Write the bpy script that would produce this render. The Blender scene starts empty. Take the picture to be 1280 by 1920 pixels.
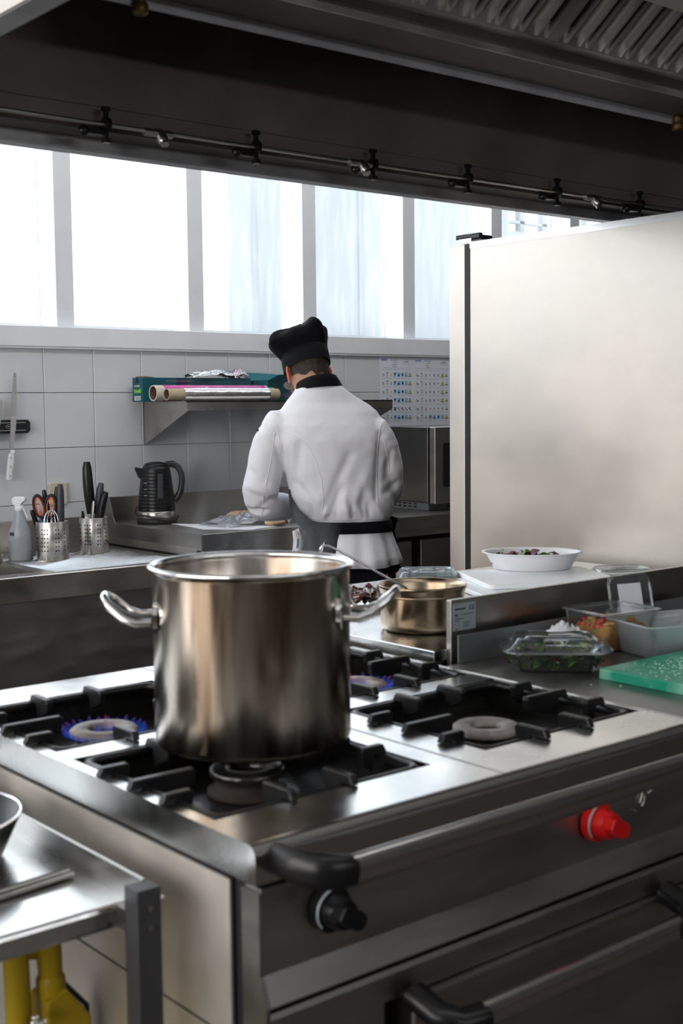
import bpy, bmesh, math, random
from mathutils import Vector, Matrix, noise
from mathutils.bvhtree import BVHTree
random.seed(7)
S = bpy.context.scene
COL = S.collection
PI = math.pi
# ------------------------------------------------------------------ camera
cam_d = bpy.data.cameras.new('camera'); cam = bpy.data.objects.new('camera', cam_d); COL.objects.link(cam)
S.camera = cam
cam_d.sensor_fit = 'VERTICAL'; cam_d.sensor_height = 36; cam_d.sensor_width = 24
cam_d.lens = 2393.0 / 1920 * 36
cam_d.clip_start = 0.05; cam_d.clip_end = 200
_r = Vector((0.7690, -0.6392, -0.0099)); _f = Vector((0.6364, 0.7669, -0.0832)).normalized()
_u = _r.cross(_f).normalized(); _r = _f.cross(_u).normalized()
cam.matrix_world = Matrix(((_r.x, _u.x, -_f.x, 0), (_r.y, _u.y, -_f.y, 0), (_r.z, _u.z, -_f.z, 1.42), (0, 0, 0, 1)))
cam_d.dof.use_dof = True; cam_d.dof.focus_distance = 4.9; cam_d.dof.aperture_fstop = 6.3
# ------------------------------------------------------------------ view + world
S.view_settings.view_transform = 'Standard'; S.view_settings.look = 'None'
S.view_settings.exposure = 0.0; S.view_settings.gamma = 1.0; S.view_settings.use_curve_mapping = False
S.cycles.use_denoising = True
S.cycles.max_bounces = 9; S.cycles.diffuse_bounces = 4; S.cycles.glossy_bounces = 4
S.cycles.transmission_bounces = 6; S.cycles.transparent_max_bounces = 14; S.cycles.volume_bounces = 1
S.cycles.caustics_reflective = False; S.cycles.caustics_refractive = False
S.cycles.sample_clamp_indirect = 6.0; S.cycles.blur_glossy = 1.0
W = bpy.data.worlds.new('overcast_sky'); S.world = W; W.use_nodes = True
_bg = W.node_tree.nodes['Background']; _bg.inputs[0].default_value = (0.93, 0.97, 1.0, 1); _bg.inputs[1].default_value = 2.3

def area(name, loc, rot, sx, sy, power, color):
    l = bpy.data.lights.new(name, 'AREA'); l.shape = 'RECTANGLE'; l.size = sx; l.size_y = sy
    l.energy = power; l.color = color
    o = bpy.data.objects.new(name, l); o.location = loc; o.rotation_euler = rot; COL.objects.link(o); return o
# daylight in the back and left window openings; the other three lights are added
area('back_window_daylight', (2.2, 5.50, 2.42), (math.radians(-90), 0, 0), 10.4, 1.2, 110, (0.90, 0.95, 1.0))
area('left_window_daylight', (-3.28, 1.6, 1.95), (0, math.radians(-90), 0), 2.0, 5.4, 140, (1.0, 0.94, 0.88))
area('aisle_fill_light', (3.4, 3.75, 3.08), (math.radians(28), 0, 0), 3.6, 0.30, 16, (1.0, 0.97, 0.93))  # unseen fill light, added to brighten the tiles and the cook
area('edge_highlight_fill', (1.6, 0.35, 3.08), (math.radians(-12), 0, 0), 3.0, 0.12, 10, (0.96, 0.98, 1.0))  # unseen light, added for highlights along the front nosing and rail
area('rear_highlight_fill', (1.6, -3.2, 2.45), (math.radians(80), 0, 0), 3.4, 0.22, 24, (0.95, 0.97, 1.0))  # unseen light before a closed wall, added for highlights on rounded edges

# ------------------------------------------------------------------ materials
def mat(name, base=(0.5, 0.5, 0.5), rough=0.5, metal=0.0, noise_amt=0.0, noise_scale=8.0, stretch=(1, 1, 1), rough_var=0.0,
        bump=0.0, bump_scale=60.0, emit=None, es=0.0, trans=0.0, alpha=1.0, spec=0.5, second=None, sss=0.0, ior=1.45, sheen=0.0, coat=0.0, contrast=(0.35, 0.65)):
    m = bpy.data.materials.new(name); m.use_nodes = True
    nt = m.node_tree; N = nt.nodes; L = nt.links
    b = N['Principled BSDF']
    b.inputs['Base Color'].default_value = (*base, 1); b.inputs['Roughness'].default_value = rough
    b.inputs['Metallic'].default_value = metal; b.inputs['Specular IOR Level'].default_value = spec
    b.inputs['Transmission Weight'].default_value = trans; b.inputs['Alpha'].default_value = alpha
    b.inputs['IOR'].default_value = ior; b.inputs['Sheen Weight'].default_value = sheen; b.inputs['Coat Weight'].default_value = coat
    if sss: b.inputs['Subsurface Weight'].default_value = sss; b.inputs['Subsurface Scale'].default_value = 0.02
    if emit: b.inputs['Emission Color'].default_value = (*emit, 1); b.inputs['Emission Strength'].default_value = es
    if noise_amt or rough_var or bump or second:
        tc = N.new('ShaderNodeTexCoord'); mp = N.new('ShaderNodeMapping'); mp.inputs['Scale'].default_value = stretch
        L.new(tc.outputs['Object'], mp.inputs['Vector'])
        n = N.new('ShaderNodeTexNoise'); n.inputs['Scale'].default_value = noise_scale; n.inputs['Detail'].default_value = 5
        L.new(mp.outputs[0], n.inputs['Vector'])
        if noise_amt or second:
            cr = N.new('ShaderNodeValToRGB'); L.new(n.outputs['Fac'], cr.inputs[0])
            lo = second or tuple(max(0, c * (1 - noise_amt)) for c in base)
            hi = base if second else tuple(min(1, c * (1 + noise_amt * .6)) for c in base)
            cr.color_ramp.elements[0].position = contrast[0]; cr.color_ramp.elements[1].position = contrast[1]
            cr.color_ramp.elements[0].color = (*lo, 1); cr.color_ramp.elements[1].color = (*hi, 1)
            L.new(cr.outputs[0], b.inputs['Base Color'])
        if rough_var:
            mr = N.new('ShaderNodeMapRange'); mr.inputs[1].default_value = .3; mr.inputs[2].default_value = .7
            mr.inputs[3].default_value = max(.02, rough - rough_var); mr.inputs[4].default_value = rough + rough_var
            L.new(n.outputs['Fac'], mr.inputs[0]); L.new(mr.outputs[0], b.inputs['Roughness'])
        if bump:
            n2 = N.new('ShaderNodeTexNoise'); n2.inputs['Scale'].default_value = bump_scale; n2.inputs['Detail'].default_value = 4
            L.new(mp.outputs[0], n2.inputs['Vector'])
            bp = N.new('ShaderNodeBump'); bp.inputs['Strength'].default_value = bump; bp.inputs['Distance'].default_value = 0.004
            L.new(n2.outputs['Fac'], bp.inputs['Height']); L.new(bp.outputs[0], b.inputs['Normal'])
    return m

M = {}
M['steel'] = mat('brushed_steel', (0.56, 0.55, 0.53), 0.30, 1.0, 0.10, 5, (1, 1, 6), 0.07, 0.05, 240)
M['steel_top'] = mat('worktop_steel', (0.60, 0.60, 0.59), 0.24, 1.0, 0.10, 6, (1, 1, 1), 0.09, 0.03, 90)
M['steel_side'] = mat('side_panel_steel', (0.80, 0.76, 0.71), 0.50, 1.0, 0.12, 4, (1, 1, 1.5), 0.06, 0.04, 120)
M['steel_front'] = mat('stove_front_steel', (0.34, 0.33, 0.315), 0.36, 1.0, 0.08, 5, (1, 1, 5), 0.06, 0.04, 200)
M['steel_dark'] = mat('dull_steel', (0.30, 0.29, 0.28), 0.40, 1.0, 0.15, 5, (1, 1, 3), 0.08, 0.05, 90)
M['leg_dark'] = mat('dark_painted_steel', (0.055, 0.055, 0.06), 0.4, 0.3)
M['rail'] = mat('polished_rail_steel', (0.58, 0.57, 0.55), 0.17, 1.0)
M['casing'] = mat('dark_casing_steel', (0.19, 0.185, 0.18), 0.3, 1.0, 0.1, 4)
M['steel_fridge'] = mat('fridge_steel', (0.64, 0.585, 0.53), 0.45, 1.0, 0.13, 2.4, (1, 1, 1.4), 0.08, 0.05, 260)
M['steel_counter'] = mat('counter_steel', (0.44, 0.42, 0.395), 0.33, 1.0, 0.12, 4, (1, 1, 2), 0.08, 0.04, 150)
M['chrome'] = mat('polished_steel', (0.78, 0.78, 0.78), 0.12, 1.0)
M['pot_steel'] = mat('heat_stained_pot_steel', (0.47, 0.425, 0.37), 0.21, 1.0, 0.0, 5.0, (5, 5, .6), 0.05, 0.02, 90, second=(0.19, 0.14, 0.10), contrast=(0.36, 0.62))
M['pan_brass'] = mat('browned_steel', (0.46, 0.38, 0.28), 0.24, 1.0, 0.0, 9, (1, 1, .5), 0.08, 0.03, 60, second=(0.17, 0.12, 0.075))
M['hood'] = mat('hood_steel', (0.24, 0.225, 0.215), 0.45, 0.6, 0.25, 3.2, (1, 1, .5), 0.08, 0.06, 60)
M['hood_in'] = mat('hood_inner_brown', (0.17, 0.145, 0.135), 0.5, 0.35, 0.3, 2.4, (1, 1, 1), 0.08, 0.06, 60)
M['hood_lip'] = mat('hood_lip_steel', (0.40, 0.40, 0.41), 0.42, 0.7, 0.2, 6)
M['filter'] = mat('filter_steel', (0.55, 0.54, 0.53), 0.38, 0.75, 0.25, 6, (1, 1, 1), .08)
M['lip_light'] = mat('lip_reflection_grey', (0.55, 0.56, 0.60), 0.5, 0.3, 0.15, 9)  # reflected light on the housing lip put into a pale colour
M['hood_skin'] = mat('pale_enamel', (0.62, 0.60, 0.57), 0.5)
M['tile'] = mat('white_glazed_tile', (0.67, 0.69, 0.73), 0.22, 0, 0.05, 3, bump=0.03, bump_scale=14)
M['grout'] = mat('grout', (0.40, 0.39, 0.38), 0.9, 0, 0.3, 20)
M['white_paint'] = mat('white_window_paint', (0.80, 0.83, 0.87), 0.4, 0, 0.04, 6)
M['plaster'] = mat('white_plaster', (0.74, 0.73, 0.71), 0.8, 0, 0.05, 3)
M['plaster_d'] = mat('brown_grey_plaster', (0.20, 0.185, 0.17), 0.8, 0, 0.1, 2)
M['dark_reflection'] = mat('dark_reflection_brown', (0.07, 0.055, 0.045), 0.6, 0, 0.2, 3)
M['ceil'] = mat('ceiling_plaster', (0.80, 0.79, 0.78), 0.85)
M['floor'] = mat('floor_tile', (0.10, 0.085, 0.075), 0.4, 0, 0.25, 4)
M['iron'] = mat('cast_iron', (0.010, 0.010, 0.011), 0.34, 0.0, 0.2, 20, bump=0.25, bump_scale=180, spec=0.45)
M['tray'] = mat('burnt_enamel_and_shade', (0.02, 0.019, 0.018), 0.24, 0.0, 0.5, 9, bump=0.3, bump_scale=50, spec=0.8)
M['burner'] = mat('burner_ring_iron', (0.34, 0.30, 0.28), 0.6, 0.3, 0.4, 30, bump=0.25, bump_scale=160)
M['burner_d'] = mat('burner_body_iron', (0.06, 0.045, 0.035), 0.7, 0.1, 0.4, 20)
M['black'] = mat('black_plastic', (0.006, 0.006, 0.007), 0.30, spec=0.4)
M['blackm'] = mat('black_satin_plastic', (0.02, 0.021, 0.024), 0.5)
M['rubber'] = mat('black_rubber', (0.008, 0.008, 0.009), 0.55)
M['navy'] = mat('dark_slate_plastic', (0.045, 0.055, 0.068), 0.42)
M['red'] = mat('red_plastic', (0.62, 0.006, 0.006), 0.38)
M['orange'] = mat('orange_plastic', (0.75, 0.10, 0.02), 0.4)
M['blue'] = mat('blue_plastic', (0.05, 0.25, 0.68), 0.4)
M['yellow'] = mat('yellow_paint', (0.60, 0.42, 0.01), 0.42, 0, 0.1, 9)
M['white_pl'] = mat('white_plastic', (0.82, 0.83, 0.85), 0.35)
M['white_tub'] = mat('milky_plastic', (0.90, 0.93, 0.96), 0.35, 0, 0.02, 9, sss=0.2)
M['cream'] = mat('cream_plastic', (0.62, 0.58, 0.45), 0.4)
M['paper'] = mat('white_paper', (0.80, 0.82, 0.86), 0.8, 0, 0.03, 6, bump=.1, bump_scale=20)
M['sheet'] = mat('laminated_sheet', (0.76, 0.80, 0.88), 0.3)
M['teal'] = mat('teal_carton', (0.005, 0.085, 0.105), 0.45, 0, 0.1, 8)
M['teal_l'] = mat('teal_carton_flap', (0.02, 0.19, 0.24), 0.5)
M['teal_d'] = mat('carton_shade_teal', (0.006, 0.04, 0.055), 0.55)
M['magenta'] = mat('magenta_film', (0.62, 0.07, 0.36), 0.22, 0, 0.2, 12)
M['foil'] = mat('aluminium_foil', (0.80, 0.80, 0.82), 0.25, 1.0, 0, 8, bump=0.6, bump_scale=30)
M['card'] = mat('cardboard_tube', (0.45, 0.37, 0.25), 0.8, 0, 0.15, 20)
M['card_w'] = mat('pale_cardboard', (0.62, 0.58, 0.50), 0.8)
M['card_d'] = mat('cardboard_inside', (0.16, 0.11, 0.07), 0.9)
M['green'] = mat('green_polyethylene', (0.003, 0.27, 0.16), 0.42, 0, 0, 7, (.8, 1.3, 1), bump=0.06, bump_scale=80, second=(0.22, 0.50, 0.38), contrast=(0.36, 0.50))
M['frost'] = mat('scraped_white_crumbs', (0.45, 0.68, 0.58), 0.7)
M['cloth_w'] = mat('white_cotton', (0.78, 0.78, 0.82), 0.85, 0, 0.03, 9, bump=0.12, bump_scale=160, sheen=0.15)
M['seam'] = mat('white_seam_cotton', (0.86, 0.85, 0.87), 0.85)
M['cloth_b'] = mat('black_cotton', (0.005, 0.005, 0.007), 0.9, 0, 0.2, 9, bump=0.15, bump_scale=120, spec=0.15)
M['skin'] = mat('skin', (0.56, 0.31, 0.20), 0.5, 0, 0.10, 7, sss=0.15)
M['ear'] = mat('ear_skin', (0.62, 0.16, 0.09), 0.5, sss=0.3)
M['hair'] = mat('short_dark_hair', (0.035, 0.022, 0.015), 0.75, 0, 0.5, 60, bump=0.6, bump_scale=200)
M['stubble'] = mat('beard_stubble', (0.12, 0.075, 0.055), 0.8, 0, 0.5, 90, bump=0.5, bump_scale=260)
M['lens'] = mat('spectacle_lens', (0.9, 0.9, 0.9), 0.05, 0, alpha=0.15)
M['facade'] = mat('pale_facade', (0.31, 0.335, 0.35), 0.85, 0, 0.06, .8)
M['oven_glass'] = mat('dark_oven_glass', (0.01, 0.01, 0.012), 0.08, coat=.5)
M['grey_enamel'] = mat('grey_enamel', (0.18, 0.20, 0.205), 0.35, 0.3)
M['label_pl'] = mat('metallic_label', (0.42, 0.48, 0.50), 0.45, 0.3)
M['ink'] = mat('dark_ink', (0.03, 0.03, 0.05), 0.7)
M['ink_b'] = mat('blue_ink', (0.02, 0.10, 0.42), 0.7)
M['ink_g'] = mat('grey_ink', (0.22, 0.24, 0.33), 0.7)
M['ink_lb'] = mat('pale_blue_ink', (0.33, 0.56, 0.80), 0.7)
M['ink_y'] = mat('yellow_ink', (0.62, 0.56, 0.02), 0.7)
M['ink_r'] = mat('red_brown_ink', (0.35, 0.08, 0.05), 0.7)
M['ink_v'] = mat('navy_ink', (0.015, 0.012, 0.06), 0.7)
M['ink_gr'] = mat('lime_ink', (0.16, 0.50, 0.03), 0.6)
M['brass'] = mat('tarnished_brass', (0.16, 0.10, 0.04), 0.5, 0.8)
M['leaf'] = mat('salad_green', (0.07, 0.16, 0.025), 0.5, 0, 0.4, 40)
M['leaf_dark'] = mat('dark_salad', (0.03, 0.045, 0.02), 0.6, 0, 0.4, 40)
M['leaf_p'] = mat('pale_cabbage', (0.36, 0.50, 0.20), 0.5, 0, 0.3, 40)
M['leaf_r'] = mat('radicchio_purple', (0.09, 0.015, 0.035), 0.5, 0, 0.3, 40)
M['pasta'] = mat('pasta', (0.55, 0.27, 0.07), 0.45, 0, 0.3, 30)
M['olive'] = mat('brown_mushroom', (0.13, 0.06, 0.025), 0.5)
M['tomato'] = mat('tomato_red', (0.55, 0.03, 0.02), 0.35)
M['chicken'] = mat('raw_poultry', (0.62, 0.40, 0.24), 0.3, 0, 0.3, 14, sss=.2)
M['meat'] = mat('dark_glossy_octopus', (0.085, 0.022, 0.02), 0.15, 0, 0.6, 18, spec=0.8, coat=.5)
M['spice'] = mat('pink_crumpled_foil', (0.72, 0.60, 0.66), 0.25, 0.9, 0.2, 12, bump=.5, bump_scale=40)

M['lamp'] = mat('added_lamp_glow', (.9, .9, .9), .5, emit=(1, .97, .93), es=1.6)  # glow for the added lamp fixtures
def glassy(name, tint, fac, rough=0.08, edge=0.35, diffuse=None):
    """thin clear plastic or glass: mostly see-through, with a sheen that grows at grazing angles"""
    m = bpy.data.materials.new(name); m.use_nodes = True; nt = m.node_tree; N = nt.nodes; L = nt.links
    N.remove(N['Principled BSDF']); out = N['Material Output']
    t = N.new('ShaderNodeBsdfTransparent'); t.inputs[0].default_value = (*tint, 1)
    g = N.new('ShaderNodeBsdfGlossy'); g.inputs['Roughness'].default_value = rough; g.inputs[0].default_value = (0.95, 0.97, 1, 1)
    lw = N.new('ShaderNodeLayerWeight'); lw.inputs[0].default_value = edge
    ad = N.new('ShaderNodeMath'); ad.operation = 'MULTIPLY_ADD'; L.new(lw.outputs['Fresnel'], ad.inputs[0]); ad.inputs[1].default_value = 0.8; ad.inputs[2].default_value = fac; ad.use_clamp = True
    mx = N.new('ShaderNodeMixShader'); L.new(ad.outputs[0], mx.inputs[0]); L.new(t.outputs[0], mx.inputs[1]); L.new(g.outputs[0], mx.inputs[2])
    last = mx
    if diffuse:
        d = N.new('ShaderNodeBsdfDiffuse'); d.inputs[0].default_value = (*diffuse[0], 1)
        tr = N.new('ShaderNodeBsdfTranslucent'); tr.inputs[0].default_value = (*diffuse[0], 1)
        a2 = N.new('ShaderNodeMixShader'); a2.inputs[0].default_value = .45; L.new(d.outputs[0], a2.inputs[1]); L.new(tr.outputs[0], a2.inputs[2])
        m2 = N.new('ShaderNodeMixShader'); m2.inputs[0].default_value = diffuse[1]
        L.new(mx.outputs[0], m2.inputs[1]); L.new(a2.outputs[0], m2.inputs[2]); last = m2
    L.new(last.outputs[0], out.inputs['Surface'])
    return m
M['clear'] = glassy('clear_container_plastic', (0.93, 0.95, 0.95), 0.03, 0.07, 0.25, ((.8, .85, .88), .035))
M['milky'] = glassy('translucent_tub_plastic', (0.9, 0.93, 0.94), 0.05, 0.15, 0.3, ((.88, .93, .95), .34))
M['bottle'] = glassy('translucent_bottle_plastic', (0.9, 0.93, 0.97), 0.04, 0.15, 0.3, ((.60, .64, .70), .72))
M['liquid'] = mat('yellowish_cleaning_liquid', (0.42, 0.41, 0.24), 0.2)
M['bag'] = glassy('thin_plastic_bag', (0.95, 0.97, 1.0), 0.10, 0.12, 0.35, ((.85, .88, .92), .16))

def pane_material():
    m = glassy('window_glass', (0.97, 0.985, 1.0), 0.02, 0.05, 0.12)
    nt = m.node_tree; N = nt.nodes; L = nt.links
    out = N['Material Output']; src = out.inputs['Surface'].links[0].from_socket
    tc = N.new('ShaderNodeTexCoord'); mp = N.new('ShaderNodeMapping'); mp.inputs['Scale'].default_value = (7, 1, 0.9)
    n = N.new('ShaderNodeTexNoise'); n.inputs['Scale'].default_value = 3.0; n.inputs['Detail'].default_value = 8
    L.new(tc.outputs['Object'], mp.inputs[0]); L.new(mp.outputs[0], n.inputs['Vector'])
    mr = N.new('ShaderNodeMapRange'); mr.inputs[1].default_value = .45; mr.inputs[2].default_value = .75; mr.inputs[3].default_value = .05; mr.inputs[4].default_value = .09
    L.new(n.outputs['Fac'], mr.inputs[0])
    d = N.new('ShaderNodeBsdfTranslucent'); d.inputs[0].default_value = (.9, .94, .97, 1)
    mx = N.new('ShaderNodeMixShader'); L.new(mr.outputs[0], mx.inputs[0]); L.new(src, mx.inputs[1]); L.new(d.outputs[0], mx.inputs[2])
    L.new(mx.outputs[0], out.inputs['Surface'])
    return m
M['pane'] = pane_material()

# ------------------------------------------------------------------ geometry helpers
def box_prims(x0, x1, y0, y1, z0, z1):
    v = [(x0, y0, z0), (x1, y0, z0), (x1, y1, z0), (x0, y1, z0), (x0, y0, z1), (x1, y0, z1), (x1, y1, z1), (x0, y1, z1)]
    f = [(0, 3, 2, 1), (4, 5, 6, 7), (0, 1, 5, 4), (1, 2, 6, 5), (2, 3, 7, 6), (3, 0, 4, 7)]
    return v, f
class MB:
    def __init__(s): s.v = []; s.f = []; s.sm = []; s.mi = []
    def add(s, v, f, smooth=False, mi=0):
        b = len(s.v); s.v += [tuple(p) for p in v]; s.f += [tuple(i + b for i in q) for q in f]
        s.sm += [smooth] * len(f); s.mi += [mi] * len(f); return s
    def box(s, x0, x1, y0, y1, z0, z1, mi=0): return s.add(*box_prims(x0, x1, y0, y1, z0, z1), False, mi)
    def loft(s, rings, cap=True, smooth=True, closed=True, mi=0):
        n = len(rings[0]); v = [p for r in rings for p in r]; f = []
        for i in range(len(rings) - 1):
            for j in range(n if closed else n - 1):
                a = i * n + j; b = i * n + (j + 1) % n
                f.append((a, b, b + n, a + n))
        s.add(v, f, smooth, mi)
        if cap and closed:
            s.add(rings[0], [tuple(range(n))[::-1]], False, mi); s.add(rings[-1], [tuple(range(n))], False, mi)
        return s
    def lathe(s, prof, c=(0, 0, 0), seg=32, smooth=True, sx=1, sy=1, rot=0, mi=0, cap=False, power=2):
        rings = []
        for r, z in prof:
            ring = []
            for k in range(seg):
                a = 2 * PI * k / seg; ca, sa = math.cos(a), math.sin(a)
                if power != 2:
                    q = (abs(ca) ** power + abs(sa) ** power) ** (-1 / power)
                else: q = 1
                x, y = r * sx * ca * q, r * sy * sa * q
                ring.append((c[0] + x * math.cos(rot) - y * math.sin(rot), c[1] + x * math.sin(rot) + y * math.cos(rot), c[2] + z))
            rings.append(ring)
        return s.loft(rings, cap, smooth, True, mi)
    def tube(s, pts, r, seg=10, cap=True, flat=1.0, up=None, mi=0, closed=False):
        pts = [Vector(p) for p in pts]; n = len(pts); rings = []
        rr = r if isinstance(r, (list, tuple)) else [r] * n
        prev = None
        for i, p in enumerate(pts):
            if closed: t = pts[(i + 1) % n] - pts[i - 1]
            else: t = (pts[min(i + 1, n - 1)] - pts[max(i - 1, 0)])
            t.normalize()
            ref = Vector(up) if up else (Vector((0, 0, 1)) if prev is None else prev)
            if abs(t.dot(ref)) > .95 and prev is None: ref = Vector((1, 0, 0))
            a = t.cross(ref)
            if a.length < 1e-6: a = t.cross(Vector((0, 1, 0)))
            a.normalize(); b = a.cross(t).normalized()
            if not up: prev = b
            rings.append([tuple(p + a * (rr[i] * math.cos(2 * PI * k / seg)) + b * (rr[i] * flat * math.sin(2 * PI * k / seg))) for k in range(seg)])
        if closed: rings.append(rings[0]); cap = False
        return s.loft(rings, cap, True, True, mi)
    def prism(s, poly, d0, d1, axis='y', mi=0):
        """extrude a 2-D outline: axis y -> poly in (x,z); x -> poly in (y,z); z -> poly in (x,y)"""
        def P(a, b, d): return {'y': (a, d, b), 'x': (d, a, b), 'z': (a, b, d)}[axis]
        n = len(poly)
        v = [P(a, b, d0) for a, b in poly] + [P(a, b, d1) for a, b in poly]
        f = [tuple(range(n)), tuple(range(n, 2 * n))[::-1]] + [(i, i + n, (i + 1) % n + n, (i + 1) % n) for i in range(n)]
        return s.add(v, f, False, mi)
    def sphere(s, c, r, seg=12, rings=8, sc=(1, 1, 1), mi=0):
        R = []
        for i in range(rings + 1):
            th = PI * i / rings; rad = max(math.sin(th), 1e-3) * r
            R.append([(c[0] + rad * math.cos(2 * PI * k / seg) * sc[0], c[1] + rad * math.sin(2 * PI * k / seg) * sc[1], c[2] - math.cos(th) * r * sc[2]) for k in range(seg)])
        return s.loft(R, True, True, True, mi)
    def xf(s, m, start=0):
        s.v[start:] = [tuple(m @ Vector(p)) for p in s.v[start:]]; return s
    def mesh(s, name, mats):
        me = bpy.data.meshes.new(name); me.from_pydata(s.v, [], s.f); me.update()
        bm = bmesh.new(); bm.from_mesh(me); bmesh.ops.recalc_face_normals(bm, faces=bm.faces[:]); bm.to_mesh(me); bm.free()
        me.polygons.foreach_set('use_smooth', s.sm); me.polygons.foreach_set('material_index', s.mi)
        for m in (mats if isinstance(mats, (list, tuple)) else [mats]): me.materials.append(M[m] if isinstance(m, str) else m)
        return me
    def build(s, name, mats, parent=None, bevel=0, seg=2, label=None, loc=None):
        o = bpy.data.objects.new(name, s.mesh(name, mats)); COL.objects.link(o)
        if parent: o.parent = parent
        if loc: o.location = loc
        if bevel:
            b = o.modifiers.new('bevel', 'BEVEL'); b.width = bevel; b.segments = seg; b.limit_method = 'ANGLE'; b.angle_limit = math.radians(40)
            b.harden_normals = False
        if label: o['label'] = label
        return o
def B(*a): return MB().box(*a)
def tag(o, label, cat, group=None, kind=None):
    o['label'] = label; o['category'] = cat
    if group: o['group'] = group
    if kind: o['kind'] = kind
    return o
def thing(name, label, cat, loc=(0, 0, 0), rz=0, group=None):
    o = bpy.data.objects.new(name, None); COL.objects.link(o); o.location = loc; o.rotation_euler = (0, 0, rz); o.empty_display_size = .1
    return tag(o, label, cat, group)
def root(name, kind='structure', loc=(0, 0, 0)):
    o = bpy.data.objects.new(name, None); COL.objects.link(o); o.location = loc; o['kind'] = kind; return o
def struct(name, mb, m, parent=None, bevel=0):
    o = mb.build(name, m, parent, bevel)
    if not parent: o['kind'] = 'structure'
    return o
def link_copy(src, parent, loc=None, name=None):
    c = src.copy(); c.parent = parent
    if loc: c.location = loc
    COL.objects.link(c); return c
def text_mesh(txt, size, ext=0.0003):
    cu = bpy.data.curves.new('lettering', 'FONT'); cu.body = txt; cu.size = size; cu.extrude = ext; cu.align_x = 'LEFT'; cu.resolution_u = 2
    o = bpy.data.objects.new('lettering', cu); COL.objects.link(o)
    dg = bpy.context.evaluated_depsgraph_get(); me = bpy.data.meshes.new_from_object(o.evaluated_get(dg))
    v = [tuple(p.co) for p in me.vertices]; f = [tuple(p.vertices) for p in me.polygons]
    bpy.data.objects.remove(o); bpy.data.curves.remove(cu); bpy.data.meshes.remove(me)
    return v, f
def write(mb, txt, size, origin, right, up, mi=0, bold=1.0):
    v, f = text_mesh(txt, size)
    R, U, O = Vector(right), Vector(up), Vector(origin); Nn = R.cross(U)
    mb.add([O + R * (p[0] * bold) + U * p[1] + Nn * p[2] for p in v], f, False, mi)
def ngon_round(w, d, r, n=6, cx=0, cy=0):
    pts = []
    for sx, sy, a0 in ((1, 1, 0), (-1, 1, 90), (-1, -1, 180), (1, -1, 270)):
        for k in range(n + 1):
            a = math.radians(a0 + 90 * k / n)
            pts.append((cx + sx * (w - r) + r * math.cos(a), cy + sy * (d - r) + r * math.sin(a)))
    return pts

# ================================================================== SETTING
struct('floor', B(-3.3, 8.5, -3.3, 5.3, -0.1, 0.0), 'floor')
struct('ceiling', B(-3.3, 8.5, -3.3, 5.3, 3.2, 3.3), 'ceil')
# back wall with its glazed tiles
wall = struct('wall_back', B(-3.3, 8.5, 5.205, 5.35, 0.0, 1.70), 'grout')
TW, G = 0.2475, 0.0028
x_start = 2.6105 - 9 * TW
rows = [(0.749, 0.9965), (0.9965, 1.2435), (1.2435, 1.4885), (1.4885, 1.690)]
tile_mesh = {}
for (z0, z1) in rows:
    h = round(z1 - z0, 4)
    mb = B(-TW / 2 + G / 2, TW / 2 - G / 2, -.004, .006, -h / 2 + G / 2, h / 2 - G / 2)
    tile_mesh[h] = mb.mesh('tile', 'tile')
for c in range(24):
    for (z0, z1) in rows:
        t = bpy.data.objects.new('tile', tile_mesh[round(z1 - z0, 4)]); COL.objects.link(t); t.parent = wall
        t.location = (x_start + (c + .5) * TW, 5.199 + random.uniform(-.0006, .0006), (z0 + z1) / 2)
        t.rotation_euler = (random.uniform(-.004, .004), 0, random.uniform(-.004, .004))
        bv = t.modifiers.new('bevel', 'BEVEL'); bv.width = .0016; bv.segments = 1
struct('trim_1', B(-3.3, 8.5, 5.17, 5.46, 1.690, 1.780), 'white_paint', bevel=.004)     # broad board under the windows
struct('trim_2', B(-3.3, 8.5, 5.175, 5.20, 1.683, 1.690), 'white_paint')
struct('trim_3', B(-3.3, 8.5, 5.22, 5.46, 3.05, 3.2), 'white_paint')
mull0, pitch = 2.737, 0.6965
mk = -8
for i in range(-8, 9):
    xm = mull0 + pitch * (i); xn = xm + pitch
    w = root('window_%d' % (i + 9), 'structure')
    MB().box(xm - .044, xm + .044, 5.215, 5.40, 1.780, 3.05).build('window_frame', 'white_paint', w, bevel=.003)
    MB().box(xm + .044, xn - .044, 5.37, 5.376, 1.80, 3.05).build('window_pane', 'pane', w)
    MB().box(xm + .044, xn - .044, 5.355, 5.40, 1.780, 1.800).build('glazing_bead', 'white_paint', w)
# left wall with a broad opening, closed rear wall, right wall
struct('wall_left', MB().box(-3.4, -3.3, -3.3, 5.3, 0, 0.95).box(-3.4, -3.3, -3.3, 5.3, 2.95, 3.2).box(-3.4, -3.3, 4.3, 5.3, .95, 2.95), 'plaster')
struct('wall_dark_reflection', B(-3.4, -3.28, -3.3, -1.1, 0, 3.2), 'dark_reflection')  # unseen dark panel, added so the middle of the stockpot reflects dark
struct('wall_rear', B(-3.3, 8.5, -3.4, -3.3, 0, 3.2), 'plaster_d')
struct('wall_right', B(8.5, 8.6, -3.3, 5.3, 0, 3.2), 'plaster_d')

for k, (x, y) in enumerate(((2.4, 3.75), (4.4, 3.75), (1.6, .35))):  # fixtures added out of view to go with the fill lights
    cl = thing('fill_lamp', ('added fill lamp over the aisle, nearer the kettle', 'added fill lamp over the aisle, nearer the microwave', 'added lamp for edge highlights in front of the stove')[k], 'ceiling lamp', (x, y, 3.2))
    MB().box(-.75, .75, -.07, .07, -.06, 0).build('fill_housing', 'white_pl', cl, bevel=.004)
    MB().box(-.73, .73, -.055, .055, -.085, -.06).build('fill_diffuser', 'lamp', cl, bevel=.01)
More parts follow.
